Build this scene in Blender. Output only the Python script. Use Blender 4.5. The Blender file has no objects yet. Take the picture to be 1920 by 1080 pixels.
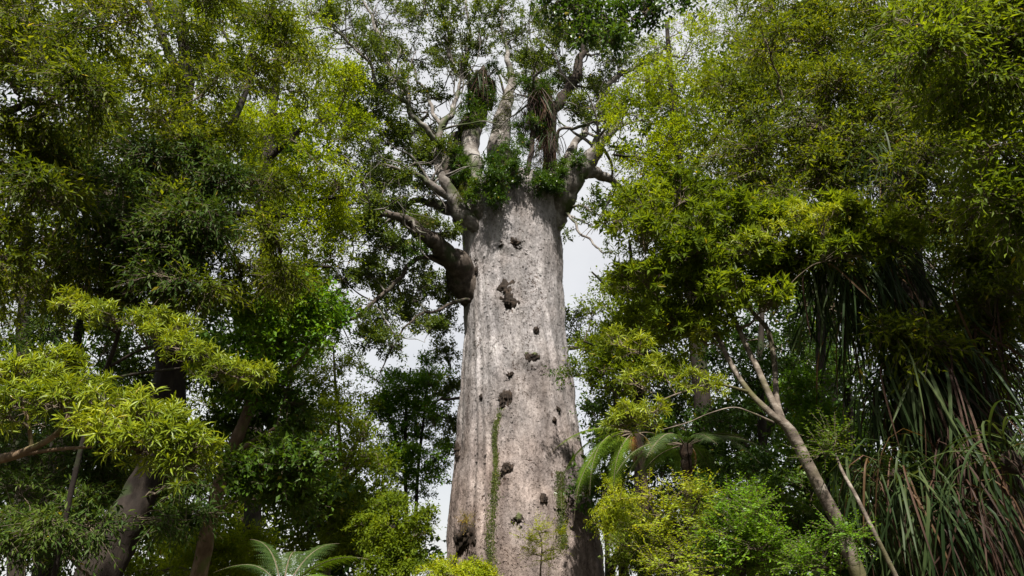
import bpy, math
import numpy as np
from mathutils import Matrix, Vector

# ------------------------------------------------------------------ camera, sky, sun, exposure
scene = bpy.context.scene
PITCH = math.radians(23.0)
EYE = np.array([0.0, 0.0, 1.7])
FPX = 1280.0                                   # focal length in photo pixels (24 mm on 36 mm)
cam_d = bpy.data.cameras.new('camera'); cam = bpy.data.objects.new('camera', cam_d)
scene.collection.objects.link(cam); scene.camera = cam
cam_d.lens = 24.0; cam_d.sensor_width = 36.0; cam_d.clip_start = 0.05; cam_d.clip_end = 3000
cam.location = EYE; cam.rotation_euler = (math.pi/2 + PITCH, 0, 0)

SUN_EL, SUN_AZ = math.radians(55), math.radians(177)      # azimuth clockwise from +Y
world = bpy.data.worlds.new('World'); scene.world = world; world.use_nodes = True
wn, wl = world.node_tree.nodes, world.node_tree.links
wn.clear()
w_out = wn.new('ShaderNodeOutputWorld'); w_bg = wn.new('ShaderNodeBackground')
w_sky = wn.new('ShaderNodeTexSky'); w_sky.sky_type = 'NISHITA'; w_sky.sun_disc = False
w_sky.sun_elevation = SUN_EL; w_sky.sun_rotation = SUN_AZ
w_tc = wn.new('ShaderNodeTexCoord'); w_nz = wn.new('ShaderNodeTexNoise')
w_nz.inputs['Scale'].default_value = 3.0; w_nz.inputs['Detail'].default_value = 5.0
w_rp = wn.new('ShaderNodeValToRGB')
w_rp.color_ramp.elements[0].position = 0.30; w_rp.color_ramp.elements[0].color = (2.5, 2.5, 2.55, 1)
w_rp.color_ramp.elements[1].position = 0.70; w_rp.color_ramp.elements[1].color = (3.35, 3.33, 3.32, 1)
w_mx = wn.new('ShaderNodeMix'); w_mx.data_type = 'RGBA'; w_mx.inputs[0].default_value = 0.92
wl.new(w_tc.outputs['Generated'], w_nz.inputs['Vector']); wl.new(w_nz.outputs['Fac'], w_rp.inputs['Fac'])
wl.new(w_sky.outputs['Color'], w_mx.inputs[6]); wl.new(w_rp.outputs['Color'], w_mx.inputs[7])
wl.new(w_mx.outputs[2], w_bg.inputs['Color']); w_bg.inputs['Strength'].default_value = 0.10
wl.new(w_bg.outputs[0], w_out.inputs['Surface'])

sun_d = bpy.data.lights.new('sun', 'SUN'); sun = bpy.data.objects.new('sun', sun_d)
scene.collection.objects.link(sun)
sun_d.energy = 5.0; sun_d.angle = math.radians(1.5); sun_d.color = (1.0, 0.95, 0.85)
_sv = Vector((math.sin(SUN_AZ)*math.cos(SUN_EL), math.cos(SUN_AZ)*math.cos(SUN_EL), math.sin(SUN_EL)))
sun.rotation_euler = _sv.to_track_quat('Z', 'Y').to_euler(); sun.location = (0, -10, 60)

scene.view_settings.view_transform = 'Standard'; scene.view_settings.look = 'None'
scene.view_settings.exposure = 1.5; scene.view_settings.gamma = 1.0
scene.cycles.max_bounces = 6; scene.cycles.transmission_bounces = 4; scene.cycles.diffuse_bounces = 3
scene.cycles.glossy_bounces = 2; scene.cycles.use_denoising = True

# ------------------------------------------------------------------ helpers
rng = np.random.default_rng(11)
FW = np.array([0, math.cos(PITCH), math.sin(PITCH)]); UP = np.array([0, -math.sin(PITCH), math.cos(PITCH)])
Z = np.array([0, 0, 1.0])

def P(px, py, Y):
    """point at horizontal distance Y seen at photo position px, py"""
    d = FW + np.array([1.0, 0, 0])*(px-960)/FPX + UP*(540-py)/FPX
    return EYE + d*(Y/d[1])
def mpp(p): return float(np.dot(p-EYE, FW))/FPX
def unit(v): return v/np.maximum(np.linalg.norm(v, axis=-1, keepdims=True), 1e-9)

def _hash(i, j, k):
    h = (i*374761393 + j*668265263 + k*2147483647) & 0xffffffff
    h = ((h ^ (h >> 13))*1274126177) & 0xffffffff
    return ((h ^ (h >> 16)) & 0xffff)/65535.0
def noise3(p):
    p = np.asarray(p, float); i = np.floor(p).astype(np.int64); f = p-i; f = f*f*(3-2*f); r = 0
    for a in (0, 1):
        for b in (0, 1):
            for c in (0, 1):
                w = (f[..., 0] if a else 1-f[..., 0])*(f[..., 1] if b else 1-f[..., 1])*(f[..., 2] if c else 1-f[..., 2])
                r = r + w*_hash(i[..., 0]+a, i[..., 1]+b, i[..., 2]+c)
    return r*2-1
def fbm(p, o=4):
    s, a = 0, 1
    for _ in range(o): s = s+a*noise3(p); p = np.asarray(p)*2.07+13.1; a *= .5
    return s

class Geo:
    def __init__(s): s.V = []; s.T = []; s.Q = []; s.TM = []; s.QM = []; s.n = 0
    def add(s, V, T=None, Q=None, m=0):
        V = np.asarray(V, float).reshape(-1, 3)
        if T is not None and len(T): s.T.append(np.asarray(T).reshape(-1, 3)+s.n); s.TM.append(np.full(len(s.T[-1]), m))
        if Q is not None and len(Q): s.Q.append(np.asarray(Q).reshape(-1, 4)+s.n); s.QM.append(np.full(len(s.Q[-1]), m))
        s.V.append(V); s.n += len(V)
    def mesh(s, name, mats, smooth=(1,), shift=None):
        V = np.concatenate(s.V)
        if shift is not None: V = V-shift
        T = np.concatenate(s.T) if s.T else np.zeros((0, 3), int); Q = np.concatenate(s.Q) if s.Q else np.zeros((0, 4), int)
        M = np.concatenate(s.TM+s.QM)
        me = bpy.data.meshes.new(name)
        me.vertices.add(len(V)); me.vertices.foreach_set('co', V.astype(np.float32).ravel())
        me.loops.add(T.size+Q.size); me.loops.foreach_set('vertex_index', np.concatenate([T.ravel(), Q.ravel()]).astype(np.int32))
        me.polygons.add(len(T)+len(Q))
        st = np.concatenate([np.arange(len(T))*3, T.size+np.arange(len(Q))*4])
        me.polygons.foreach_set('loop_start', st.astype(np.int32))
        me.polygons.foreach_set('loop_total', np.concatenate([np.full(len(T), 3), np.full(len(Q), 4)]).astype(np.int32))
        me.polygons.foreach_set('material_index', M.astype(np.int32))
        me.polygons.foreach_set('use_smooth', np.isin(M, smooth))
        for m in mats: me.materials.append(m)
        me.update(calc_edges=True); me.validate()
        return me

COL = scene.collection
def link(name, data, parent=None, label=None, cat=None, group=None, kind=None):
    o = bpy.data.objects.new(name, data); COL.objects.link(o)
    if parent is not None: o.parent = parent
    for k, v in (('label', label), ('category', cat), ('group', group), ('kind', kind)):
        if v: o[k] = v
    return o
def thing(name, label, cat, loc, group=None):
    o = link(name, None, None, label, cat, group); o.location = loc; o.empty_display_size = .2
    return o
def put(name, geo, mats, parent=None, smooth=(1,), kind=None, label=None, cat=None):
    sh = np.array(parent.location) if parent is not None else None
    return link(name, geo.mesh(name, mats, smooth, sh), parent, label, cat, None, kind)

# ------------------------------------------------------------------ materials
def nodes(name):
    m = bpy.data.materials.new(name); m.use_nodes = True; nt = m.node_tree; nt.nodes.clear()
    out = nt.nodes.new('ShaderNodeOutputMaterial'); return m, nt, out
def N(nt, t, **kw):
    n = nt.nodes.new(t)
    for k, v in kw.items():
        if k in n.inputs: n.inputs[k].default_value = v
        else: setattr(n, k, v)
    return n
def ramp(nt, stops):
    r = nt.nodes.new('ShaderNodeValToRGB'); e = r.color_ramp.elements
    while len(e) < len(stops): e.new(.5)
    for x, (p, c) in zip(e, stops): x.position = p; x.color = (*c, 1)
    return r
def leaf_mat(name, cols, trans=.42, rough=.45, spec=.22, odd=(.22, .19, .02), tint=(1.5, 1.35, .5), clump=.5, odd_share=.006):
    """cols: dark -> light leaf colour, chosen leaf by leaf and clump by clump"""
    m, nt, out = nodes(name); L = nt.links.new
    g = N(nt, 'ShaderNodeNewGeometry'); oi = N(nt, 'ShaderNodeObjectInfo')
    ad = N(nt, 'ShaderNodeMath', operation='ADD'); L(g.outputs['Random Per Island'], ad.inputs[0]); L(oi.outputs['Random'], ad.inputs[1])
    fr = N(nt, 'ShaderNodeMath', operation='FRACT'); L(ad.outputs[0], fr.inputs[0])
    nz = N(nt, 'ShaderNodeTexNoise', Scale=1.1, Detail=2.0); L(g.outputs['Position'], nz.inputs['Vector'])
    mr = N(nt, 'ShaderNodeMapRange'); mr.inputs[1].default_value = .3; mr.inputs[2].default_value = .7
    L(nz.outputs['Fac'], mr.inputs[0])
    mx = N(nt, 'ShaderNodeMix'); mx.inputs[0].default_value = clump; L(fr.outputs[0], mx.inputs[2]); L(mr.outputs[0], mx.inputs[3])
    k = len(cols)-1
    rp = ramp(nt, [(i/k*.9+.05, c) for i, c in enumerate(cols)]); L(mx.outputs[0], rp.inputs['Fac'])
    gt = N(nt, 'ShaderNodeMath', operation='GREATER_THAN'); gt.inputs[1].default_value = 1-odd_share; L(fr.outputs[0], gt.inputs[0])
    om = N(nt, 'ShaderNodeMix', data_type='RGBA'); L(gt.outputs[0], om.inputs[0]); L(rp.outputs[0], om.inputs[6]); om.inputs[7].default_value = (*odd, 1)
    p = N(nt, 'ShaderNodeBsdfPrincipled', Roughness=rough); L(om.outputs[2], p.inputs['Base Color'])
    p.inputs['Specular IOR Level'].default_value = spec
    tm = N(nt, 'ShaderNodeMix', data_type='RGBA', blend_type='MULTIPLY'); tm.inputs[0].default_value = 1
    L(om.outputs[2], tm.inputs[6]); tm.inputs[7].default_value = (*tint, 1)
    tr = N(nt, 'ShaderNodeBsdfTranslucent'); L(tm.outputs[2], tr.inputs['Color'])
    ms = N(nt, 'ShaderNodeMixShader'); ms.inputs[0].default_value = trans
    L(p.outputs[0], ms.inputs[1]); L(tr.outputs[0], ms.inputs[2]); L(ms.outputs[0], out.inputs[0])
    return m
def bark_mat(name, cols, scale=6.0, bump=.5, stretch=.35, moss=None, moss_at=.58):
    m, nt, out = nodes(name); L = nt.links.new
    tc = N(nt, 'ShaderNodeNewGeometry'); mp = N(nt, 'ShaderNodeMapping'); mp.inputs['Scale'].default_value = (1, 1, stretch)
    L(tc.outputs['Position'], mp.inputs['Vector'])
    nz = N(nt, 'ShaderNodeTexNoise', Scale=scale, Detail=8.0, Roughness=.65); L(mp.outputs[0], nz.inputs['Vector'])
    rp = ramp(nt, [(.25+.5*i/(len(cols)-1), c) for i, c in enumerate(cols)]); L(nz.outputs['Fac'], rp.inputs['Fac'])
    c = rp.outputs[0]
    if moss:
        n2 = N(nt, 'ShaderNodeTexNoise', Scale=scale*.35, Detail=5.0); L(tc.outputs['Position'], n2.inputs['Vector'])
        r2 = ramp(nt, [(moss_at-.05, (0, 0, 0)), (moss_at+.06, (1, 1, 1))]); L(n2.outputs['Fac'], r2.inputs['Fac'])
        mm = N(nt, 'ShaderNodeMix', data_type='RGBA'); L(r2.outputs[0], mm.inputs[0]); L(c, mm.inputs[6]); mm.inputs[7].default_value = (*moss, 1); c = mm.outputs[2]
    p = N(nt, 'ShaderNodeBsdfPrincipled', Roughness=.85); L(c, p.inputs['Base Color']); p.inputs['Specular IOR Level'].default_value = .2
    b = N(nt, 'ShaderNodeBump', Strength=bump, Distance=.03); L(nz.outputs['Fac'], b.inputs['Height']); L(b.outputs[0], p.inputs['Normal'])
    L(p.outputs[0], out.inputs[0]); return m

def kauri_bark():
    m, nt, out = nodes('kauri_bark'); L = nt.links.new
    g = N(nt, 'ShaderNodeNewGeometry'); sx = N(nt, 'ShaderNodeSeparateXYZ'); L(g.outputs['Position'], sx.inputs[0])
    def mapped(z, xy=1):
        mp = N(nt, 'ShaderNodeMapping'); mp.inputs['Scale'].default_value = (xy, xy, z); L(g.outputs['Position'], mp.inputs['Vector']); return mp.outputs[0]
    v45, vst = mapped(.5), mapped(.07)
    n1 = N(nt, 'ShaderNodeTexNoise', Scale=1.5, Detail=10.0, Roughness=.68); L(v45, n1.inputs['Vector'])
    c1 = ramp(nt, [(.28, (0.078, 0.072, 0.073)), (.43, (0.142, 0.133, 0.133)), (.55, (0.190, 0.176, 0.175)), (.70, (0.300, 0.284, 0.281))]); L(n1.outputs['Fac'], c1.inputs['Fac'])
    c2 = ramp(nt, [(.28, (0.046, 0.033, 0.028)), (.43, (0.115, 0.090, 0.080)), (.57, (0.170, 0.136, 0.120)), (.72, (0.270, 0.224, 0.204))]); L(n1.outputs['Fac'], c2.inputs['Fac'])
    n2 = N(nt, 'ShaderNodeTexNoise', Scale=.55, Detail=4.0); L(g.outputs['Position'], n2.inputs['Vector'])
    hz = N(nt, 'ShaderNodeMapRange'); hz.inputs[1].default_value = 9.0; hz.inputs[2].default_value = 2.5; L(sx.outputs['Z'], hz.inputs[0])
    hm = N(nt, 'ShaderNodeMath', operation='MULTIPLY_ADD'); L(n2.outputs['Fac'], hm.inputs[0]); hm.inputs[1].default_value = 2.0; hm.inputs[2].default_value = -1.0
    ha = N(nt, 'ShaderNodeMath', operation='ADD', use_clamp=True); L(hz.outputs[0], ha.inputs[0]); L(hm.outputs[0], ha.inputs[1])
    cm = N(nt, 'ShaderNodeMix', data_type='RGBA'); L(ha.outputs[0], cm.inputs[0]); L(c1.outputs[0], cm.inputs[6]); L(c2.outputs[0], cm.inputs[7])
    # long vertical runs: pale ripples and dark drip stains
    n5 = N(nt, 'ShaderNodeTexNoise', Scale=2.6, Detail=5.0, Roughness=.6, Distortion=.4); L(vst, n5.inputs['Vector'])
    st = ramp(nt, [(.30, (.62, .58, .57)), (.42, (1.0, .99, 1.0)), (.54, (1.12, 1.12, 1.15)), (.66, (1.55, 1.56, 1.62))]); L(n5.outputs['Fac'], st.inputs['Fac'])
    sm = N(nt, 'ShaderNodeMix', data_type='RGBA', blend_type='MULTIPLY'); sm.inputs[0].default_value = .85; L(cm.outputs[2], sm.inputs[6]); L(st.outputs[0], sm.inputs[7])
    n6 = N(nt, 'ShaderNodeTexNoise', Scale=11.0, Detail=6.0, Roughness=.85); L(mapped(.6), n6.inputs['Vector'])
    gr = ramp(nt, [(.34, (.30, .27, .25)), (.45, (.90, .89, .88)), (.60, (1.28, 1.28, 1.28))]); L(n6.outputs['Fac'], gr.inputs['Fac'])
    sg = N(nt, 'ShaderNodeMix', data_type='RGBA', blend_type='MULTIPLY'); sg.inputs[0].default_value = 1; L(sm.outputs[2], sg.inputs[6]); L(gr.outputs[0], sg.inputs[7]); sm = sg
    # small flake scars, thick in some patches and absent in others
    v = N(nt, 'ShaderNodeTexVoronoi', Scale=8.5, feature='F1')
    nd = N(nt, 'ShaderNodeTexNoise', Scale=7.0, Detail=4.0); L(g.outputs['Position'], nd.inputs['Vector'])
    va = N(nt, 'ShaderNodeMix', data_type='RGBA', blend_type='ADD'); va.inputs[0].default_value = .5; L(v45, va.inputs[6]); L(nd.outputs['Color'], va.inputs[7]); L(va.outputs[2], v.inputs['Vector'])
    n3 = N(nt, 'ShaderNodeTexNoise', Scale=1.1, Detail=6.0, Roughness=.75); L(v45, n3.inputs['Vector'])
    th = N(nt, 'ShaderNodeMapRange'); th.inputs[1].default_value = .42; th.inputs[2].default_value = .72; th.inputs[3].default_value = .0; th.inputs[4].default_value = .36; L(n3.outputs['Fac'], th.inputs[0])
    lt = N(nt, 'ShaderNodeMapRange', interpolation_type='SMOOTHSTEP'); L(v.outputs['Distance'], lt.inputs[0])
    t2 = N(nt, 'ShaderNodeMath', operation='MULTIPLY_ADD'); L(th.outputs[0], t2.inputs[0]); t2.inputs[1].default_value = 1.4; t2.inputs[2].default_value = .04
    L(th.outputs[0], lt.inputs[1]); L(t2.outputs[0], lt.inputs[2])
    pit = ramp(nt, [(0, (.38, .31, .27)), (1, (1, 1, 1))]); L(lt.outputs[0], pit.inputs['Fac'])
    dk = N(nt, 'ShaderNodeMix', data_type='RGBA', blend_type='MULTIPLY'); dk.inputs[0].default_value = 1; L(sm.outputs[2], dk.inputs[6]); L(pit.outputs[0], dk.inputs[7])
    p = N(nt, 'ShaderNodeBsdfPrincipled', Roughness=.9); p.inputs['Specular IOR Level'].default_value = .15
    L(dk.outputs[2], p.inputs['Base Color'])
    n4 = N(nt, 'ShaderNodeTexNoise', Scale=14.0, Detail=7.0, Roughness=.7); L(v45, n4.inputs['Vector'])
    hs = N(nt, 'ShaderNodeMath', operation='MULTIPLY_ADD'); L(lt.outputs[0], hs.inputs[0]); hs.inputs[1].default_value = .35; L(n4.outputs['Fac'], hs.inputs[2])
    b = N(nt, 'ShaderNodeBump', Strength=.9, Distance=.07); L(hs.outputs[0], b.inputs['Height']); L(b.outputs[0], p.inputs['Normal'])
    L(p.outputs[0], out.inputs[0]); return m

M = dict(
    kauri=kauri_bark(),
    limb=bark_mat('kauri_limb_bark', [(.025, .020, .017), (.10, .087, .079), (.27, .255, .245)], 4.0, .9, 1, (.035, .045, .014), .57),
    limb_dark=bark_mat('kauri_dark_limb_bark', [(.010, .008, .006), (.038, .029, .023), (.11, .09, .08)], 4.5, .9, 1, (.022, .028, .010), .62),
    dark_bark=bark_mat('dark_bark', [(.006, .004, .003), (.013, .009, .007), (.03, .023, .017)], 8, .7, .4, (.018, .026, .008), .60),
    brown_bark=bark_mat('brown_bark', [(.05, .03, .018), (.12, .08, .05), (.26, .20, .14)], 9, .5, .5, (.09, .10, .03), .62),
    pale_bark=bark_mat('pale_bark', [(.022, .016, .013), (.09, .072, .058), (.26, .23, .20)], 6, .6, 2.2, (.06, .055, .025), .60),
    twig=bark_mat('twig_bark', [(.04, .03, .02), (.09, .07, .05), (.16, .13, .10)], 10, .2),
    burl=bark_mat('burl_bark', [(.004, .003, .002), (.015, .010, .007), (.05, .034, .024)], 9, .9, 1, (.05, .06, .02), .66),
    fern_trunk=bark_mat('fern_trunk', [(.006, .004, .003), (.018, .011, .007), (.045, .026, .016)], 20, .8, .4),
    ground=bark_mat('leaf_litter', [(.02, .013, .008), (.05, .035, .02), (.11, .075, .04)], 3, .6, 1, (.03, .05, .012), .56),
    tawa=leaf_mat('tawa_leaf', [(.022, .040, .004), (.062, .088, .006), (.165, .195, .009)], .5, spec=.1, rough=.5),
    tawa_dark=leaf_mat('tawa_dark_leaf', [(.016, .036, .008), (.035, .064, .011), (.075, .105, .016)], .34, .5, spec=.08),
    yellow=leaf_mat('yellow_green_leaf', [(.058, .095, .004), (.12, .17, .006), (.225, .275, .010)], .55, .5, spec=.08),
    olive=leaf_mat('olive_leaf', [(.034, .060, .005), (.085, .125, .008), (.165, .21, .012)], .52, .5, spec=.1),
    rosette=leaf_mat('rosette_leaf', [(.055, .09, .009), (.15, .195, .012), (.30, .33, .018)], .38, .38),
    bright=leaf_mat('bright_leaf', [(.03, .085, .006), (.07, .155, .008), (.135, .225, .012)], .42, .4),
    fresh=leaf_mat('fresh_leaf', [(.05, .12, .006), (.10, .20, .008), (.18, .29, .012)], .45, .42),
    lime=leaf_mat('lime_leaf', [(.11, .16, .006), (.21, .26, .009), (.34, .34, .012)], .48, .45),
    kauri_leaf=leaf_mat('kauri_leaf', [(.028, .05, .010), (.055, .085, .013), (.10, .13, .018)], .40, .45),
    perch=leaf_mat('perching_leaf', [(.02, .05, .006), (.05, .095, .008), (.10, .15, .012)], .42, .42),
    broad=leaf_mat('broad_leaf', [(.016, .042, .007), (.032, .07, .009), (.065, .11, .012)], .36, .36),
    fern=leaf_mat('fern_leaf', [(.055, .11, .012), (.095, .165, .016), (.145, .21, .022)], .42, .65, spec=.1, odd_share=0),
    fern_dark=leaf_mat('fern_dark_leaf', [(.022, .05, .012), (.04, .075, .016), (.075, .10, .02)], .36, .5, odd_share=0),
    fern_old=leaf_mat('fern_old_leaf', [(.10, .11, .02), (.17, .15, .025), (.26, .15, .03)], .4, .6, odd_share=0),
    dead=leaf_mat('dead_leaf', [(.10, .04, .015), (.20, .09, .03), (.30, .15, .05)], .25, .7, odd_share=0),
    strap=leaf_mat('strap_leaf', [(.010, .021, .008), (.022, .038, .012), (.06, .078, .03)], .28, .5, spec=.1, odd=(.07, .042, .022), odd_share=.05),
    strap_dead=leaf_mat('strap_dead_leaf', [(.012, .006, .004), (.03, .014, .009), (.08, .042, .024)], .2, .7, odd_share=0),
    vine=leaf_mat('vine_leaf', [(.028, .04, .009), (.052, .068, .012), (.09, .11, .016)], .3, .45),
)

# ------------------------------------------------------------------ leaf shapes
def tmpl(kind):
    if kind == 'dia':      # small leaf folded along the midrib
        v = [(0, 0, 0), (.42, -.5, .06), (1, 0, -.10), (.42, .5, .06)]; t = [(0, 2, 1), (0, 3, 2)]; q = []
    elif kind == 'lance':  # long curved leaf
        v = [(0, 0, 0), (.3, -.42, .07), (.3, .42, .07), (.33, 0, .03), (.68, -.40, .03), (.68, .40, .03), (.70, 0, -.02), (1, 0, -.16)]
        t = [(0, 3, 1), (0, 2, 3), (4, 6, 7), (6, 5, 7)]; q = [(1, 3, 6, 4), (3, 2, 5, 6)]
    else:                  # broad oval leaf
        v = [(0, 0, 0), (.22, -.36, .05), (.22, .36, .05), (.25, 0, .0), (.58, -.52, .05), (.58, .52, .05), (.6, 0, -.01), (.85, -.25, -.04), (.85, .25, -.04), (1, 0, -.12)]
        t = [(0, 3, 1), (0, 2, 3), (7, 6, 9), (6, 8, 9), (4, 6, 7), (6, 5, 8)]; q = [(1, 3, 6, 4), (3, 2, 5, 6)]
    return np.array(v, float), np.array(t), np.array(q) if q else None
def add_leaves(geo, lv, kind, m=0):
    B, D, Nn, Ln, W = lv
    if len(B) == 0: return
    v, t, q = tmpl(kind); n = len(v)
    S = unit(np.cross(D, Nn)); Nn = np.cross(S, D)
    V = B[:, None]+D[:, None]*(Ln[:, None, None]*v[None, :, 0:1])+S[:, None]*(W[:, None, None]*v[None, :, 1:2])+Nn[:, None]*(Ln[:, None, None]*v[None, :, 2:3])
    off = (np.arange(len(B))*n)[:, None, None]
    geo.add(V, (t[None]+off).reshape(-1, 3), (q[None]+off).reshape(-1, 4) if q is not None else None, m)
def leaf_unit_mesh(name, kind, mat):
    g = Geo(); one = np.array([1.0])
    add_leaves(g, (np.zeros((1, 3)), np.array([[1., 0, 0]]), np.array([[0, 0, 1.]]), one, one), kind)
    return g.mesh(name, [mat], (0,))
def leaf_objects(lv, sel, me, parent):
    B, D, Nn, Ln, W = lv; o0 = np.array(parent.location)
    for i in sel:
        d = Vector(D[i]); s = d.cross(Vector(Nn[i])).normalized(); n = s.cross(d)
        o = bpy.data.objects.new('leaf', me); COL.objects.link(o); o.parent = parent
        x, y, z = d*Ln[i], -s*W[i], n*Ln[i]; b = B[i]-o0
        o.matrix_local = Matrix(((x[0], y[0], z[0], b[0]), (x[1], y[1], z[1], b[1]), (x[2], y[2], z[2], b[2]), (0, 0, 0, 1)))

def thin_tubes(geo, Pth, R, sides=3, m=1):
    """many short tubes at once: Pth (M,K,3), R (M,K)"""
    if len(Pth) == 0: return
    Mn, K, _ = Pth.shape
    T = unit(np.gradient(Pth, axis=1)); ref = np.where(np.abs(T[:, :1, 2:3]) > .8, np.array([1., 0, 0]), np.array([0, 0, 1.]))
    A = unit(np.cross(T, np.broadcast_to(ref, T.shape))); Bn = np.cross(T, A)
    th = np.arange(sides)*2*math.pi/sides
    V = Pth[:, :, None]+R[:, :, None, None]*(A[:, :, None]*np.cos(th)[None, None, :, None]+Bn[:, :, None]*np.sin(th)[None, None, :, None])
    k = np.arange(K-1)[:, None]*sides; s = np.arange(sides)[None]; s2 = (s+1) % sides
    q = np.stack([k+s, k+s2, k+sides+s2, k+sides+s], -1).reshape(-1, 4)
    geo.add(V, None, (q[None]+(np.arange(Mn)*K*sides)[:, None, None]).reshape(-1, 4), m)
def smooth_path(pts, rad, k):
    pts = np.asarray(pts, float); rad = np.asarray(rad, float); n = len(pts)
    e = np.vstack([2*pts[0]-pts[1], pts, 2*pts[-1]-pts[-2]]); out = []; ro = []
    for i in range(n-1):
        p0, p1, p2, p3 = e[i:i+4]
        for t in np.arange(k)/k:
            out.append(.5*(2*p1+(p2-p0)*t+(2*p0-5*p1+4*p2-p3)*t*t+(3*p1-p0-3*p2+p3)*t**3)); ro.append(rad[i]+(rad[i+1]-rad[i])*t)
    out.append(pts[-1]); ro.append(rad[-1]); return np.array(out), np.array(ro)
def limb_tube(geo, path, rad, sides=14, rough=.08, freq=3.0, m=1, cap=True):
    T = unit(np.gradient(path, axis=0)); K = len(path)
    a = unit(np.cross(T[0], [0.31, .9, .2])); Fr = []
    for t in T:
        a = unit(a-t*np.dot(a, t)); Fr.append((a, np.cross(t, a)))
    th = np.arange(sides)*2*math.pi/sides
    D = np.array([A*np.cos(th)[:, None]+Bn*np.sin(th)[:, None] for A, Bn in Fr])
    V = path[:, None]+D*rad[:, None, None]
    nz = fbm(V*freq/np.maximum(rad[:, None, None]*8, .25), 3)
    V = V+D*(rad[:, None]*rough*(1.1*nz+.9*fbm(V*np.array([1, 1, .6])*freq*2.5+7, 3)))[..., None]
    k = np.arange(K-1)[:, None]*sides; s = np.arange(sides)[None]; s2 = (s+1) % sides
    q = np.stack([k+s, k+s2, k+sides+s2, k+sides+s], -1).reshape(-1, 4)
    V = V.reshape(-1, 3); tri = None
    if cap:
        V = np.vstack([V, path[-1]+T[-1]*rad[-1]*.5]); b = (K-1)*sides
        tri = [(b+i, b+(i+1) % sides, K*sides) for i in range(sides)]
    geo.add(V, tri, q, m)

# ------------------------------------------------------------------ foliage growth
STY = dict(
    tawa=dict(ns=12, nt=6, nl=8, tl=.33, ll=.100, lw=.031, A=.75, drp=.40, kind='alt', shape='dia', up=.05),
    fine=dict(ns=13, nt=6, nl=7, tl=.32, ll=.095, lw=.038, A=.75, drp=.12, kind='alt', shape='dia', up=.2),
    kauri=dict(ns=16, nt=8, nl=8, tl=.36, ll=.128, lw=.064, A=.9, drp=0, kind='alt', shape='dia', up=.35),
    rosette=dict(ns=7, nt=4, nl=11, tl=.11, ll=.085, lw=.0130, A=1.05, drp=.10, kind='ros', shape='lance', up=.75),
    rosette_far=dict(ns=11, nt=5, nl=9, tl=.2, ll=.12, lw=.034, A=1.0, drp=.15, kind='ros', shape='dia', up=.6),
    broad=dict(ns=10, nt=5, nl=7, tl=.3, ll=.105, lw=.048, A=1.0, drp=.2, kind='alt', shape='oval', up=.3),
    bush=dict(ns=11, nt=6, nl=7, tl=.28, ll=.105, lw=.052, A=.95, drp=.1, kind='alt', shape='dia', up=.3),
    pinnate=dict(ns=8, nt=5, nl=15, tl=.36, ll=.056, lw=.025, A=1.15, drp=.05, kind='pin', shape='dia', up=.2),
)
def sphere(n):
    return unit(rng.normal(size=(n, 3)))
def sprays(base, d, st, sc=1.0):
    """leafy twigs; returns leaf arrays and twig paths"""
    n = len(base); L = st['tl']*sc*rng.uniform(.6, 1.35, n); K = 2; tt = np.linspace(0, 1, K)
    drp = st['drp']
    side = unit(np.cross(d, sphere(n)))*rng.uniform(-.15, .15, (n, 1))
    def at(t):   # t (n,k)
        t = t[..., None]; l = L[:, None, None]
        return base[:, None]+d[:, None]*l*t+(side[:, None]-Z*drp*.7)*l*t*t
    tw = at(np.broadcast_to(tt, (n, K)))
    nl = st['nl']; j = np.arange(nl)
    t = (np.where(st['kind'] == 'ros', .80+.2*j/nl, .12+.88*j/(nl-1)))[None]+rng.uniform(-.03, .03, (n, nl))
    pos = at(t); tan = unit(d[:, None]+2*(side[:, None]-Z*drp*.7)*t[..., None])
    ref = unit(sphere(n))[:, None]
    if st['kind'] == 'pin':
        u = unit(np.cross(tan, Z+.25*ref)); v = np.cross(u, tan); ph = np.where(j % 2 == 0, 0., math.pi)[None]+rng.normal(0, .18, (n, nl))
    else:
        u = unit(np.cross(tan, ref)); v = np.cross(tan, u); ph = j[None]*2.4+rng.uniform(0, 6.28, (n, 1))+rng.normal(0, .3, (n, nl))
    A = st['A']+rng.normal(0, .2, (n, nl))
    rad = u*np.cos(ph)[..., None]+v*np.sin(ph)[..., None]
    if st['kind'] == 'ros': A = A*(1.25-.7*(j/nl))[None]
    D = tan*np.cos(A)[..., None]+rad*np.sin(A)[..., None]-Z*drp*rng.uniform(.3, 1.2, (n, nl, 1))
    D = unit(D)
    if st['kind'] == 'ros': Nr = tan*1.0+Z*.4+rng.normal(0, .18, (n, nl, 3))
    else: Nr = Z*1.0+tan*.25+rng.normal(0, .45, (n, nl, 3))
    Nr = unit(Nr-D*np.sum(Nr*D, -1, keepdims=True))
    s = rng.uniform(.6, 1.25, (n, nl))*sc
    if st['kind'] != 'ros': s = s*(1-.35*np.abs(t-.55))
    R = np.broadcast_to(np.array([.0032, .0012])*sc, (n, K))
    f = lambda a: a.reshape(-1, 3)
    return (f(pos), f(D), f(Nr), (st['ll']*s).ravel(), (st['lw']*s*rng.uniform(.8, 1.2, (n, nl))).ravel()), tw, R

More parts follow.
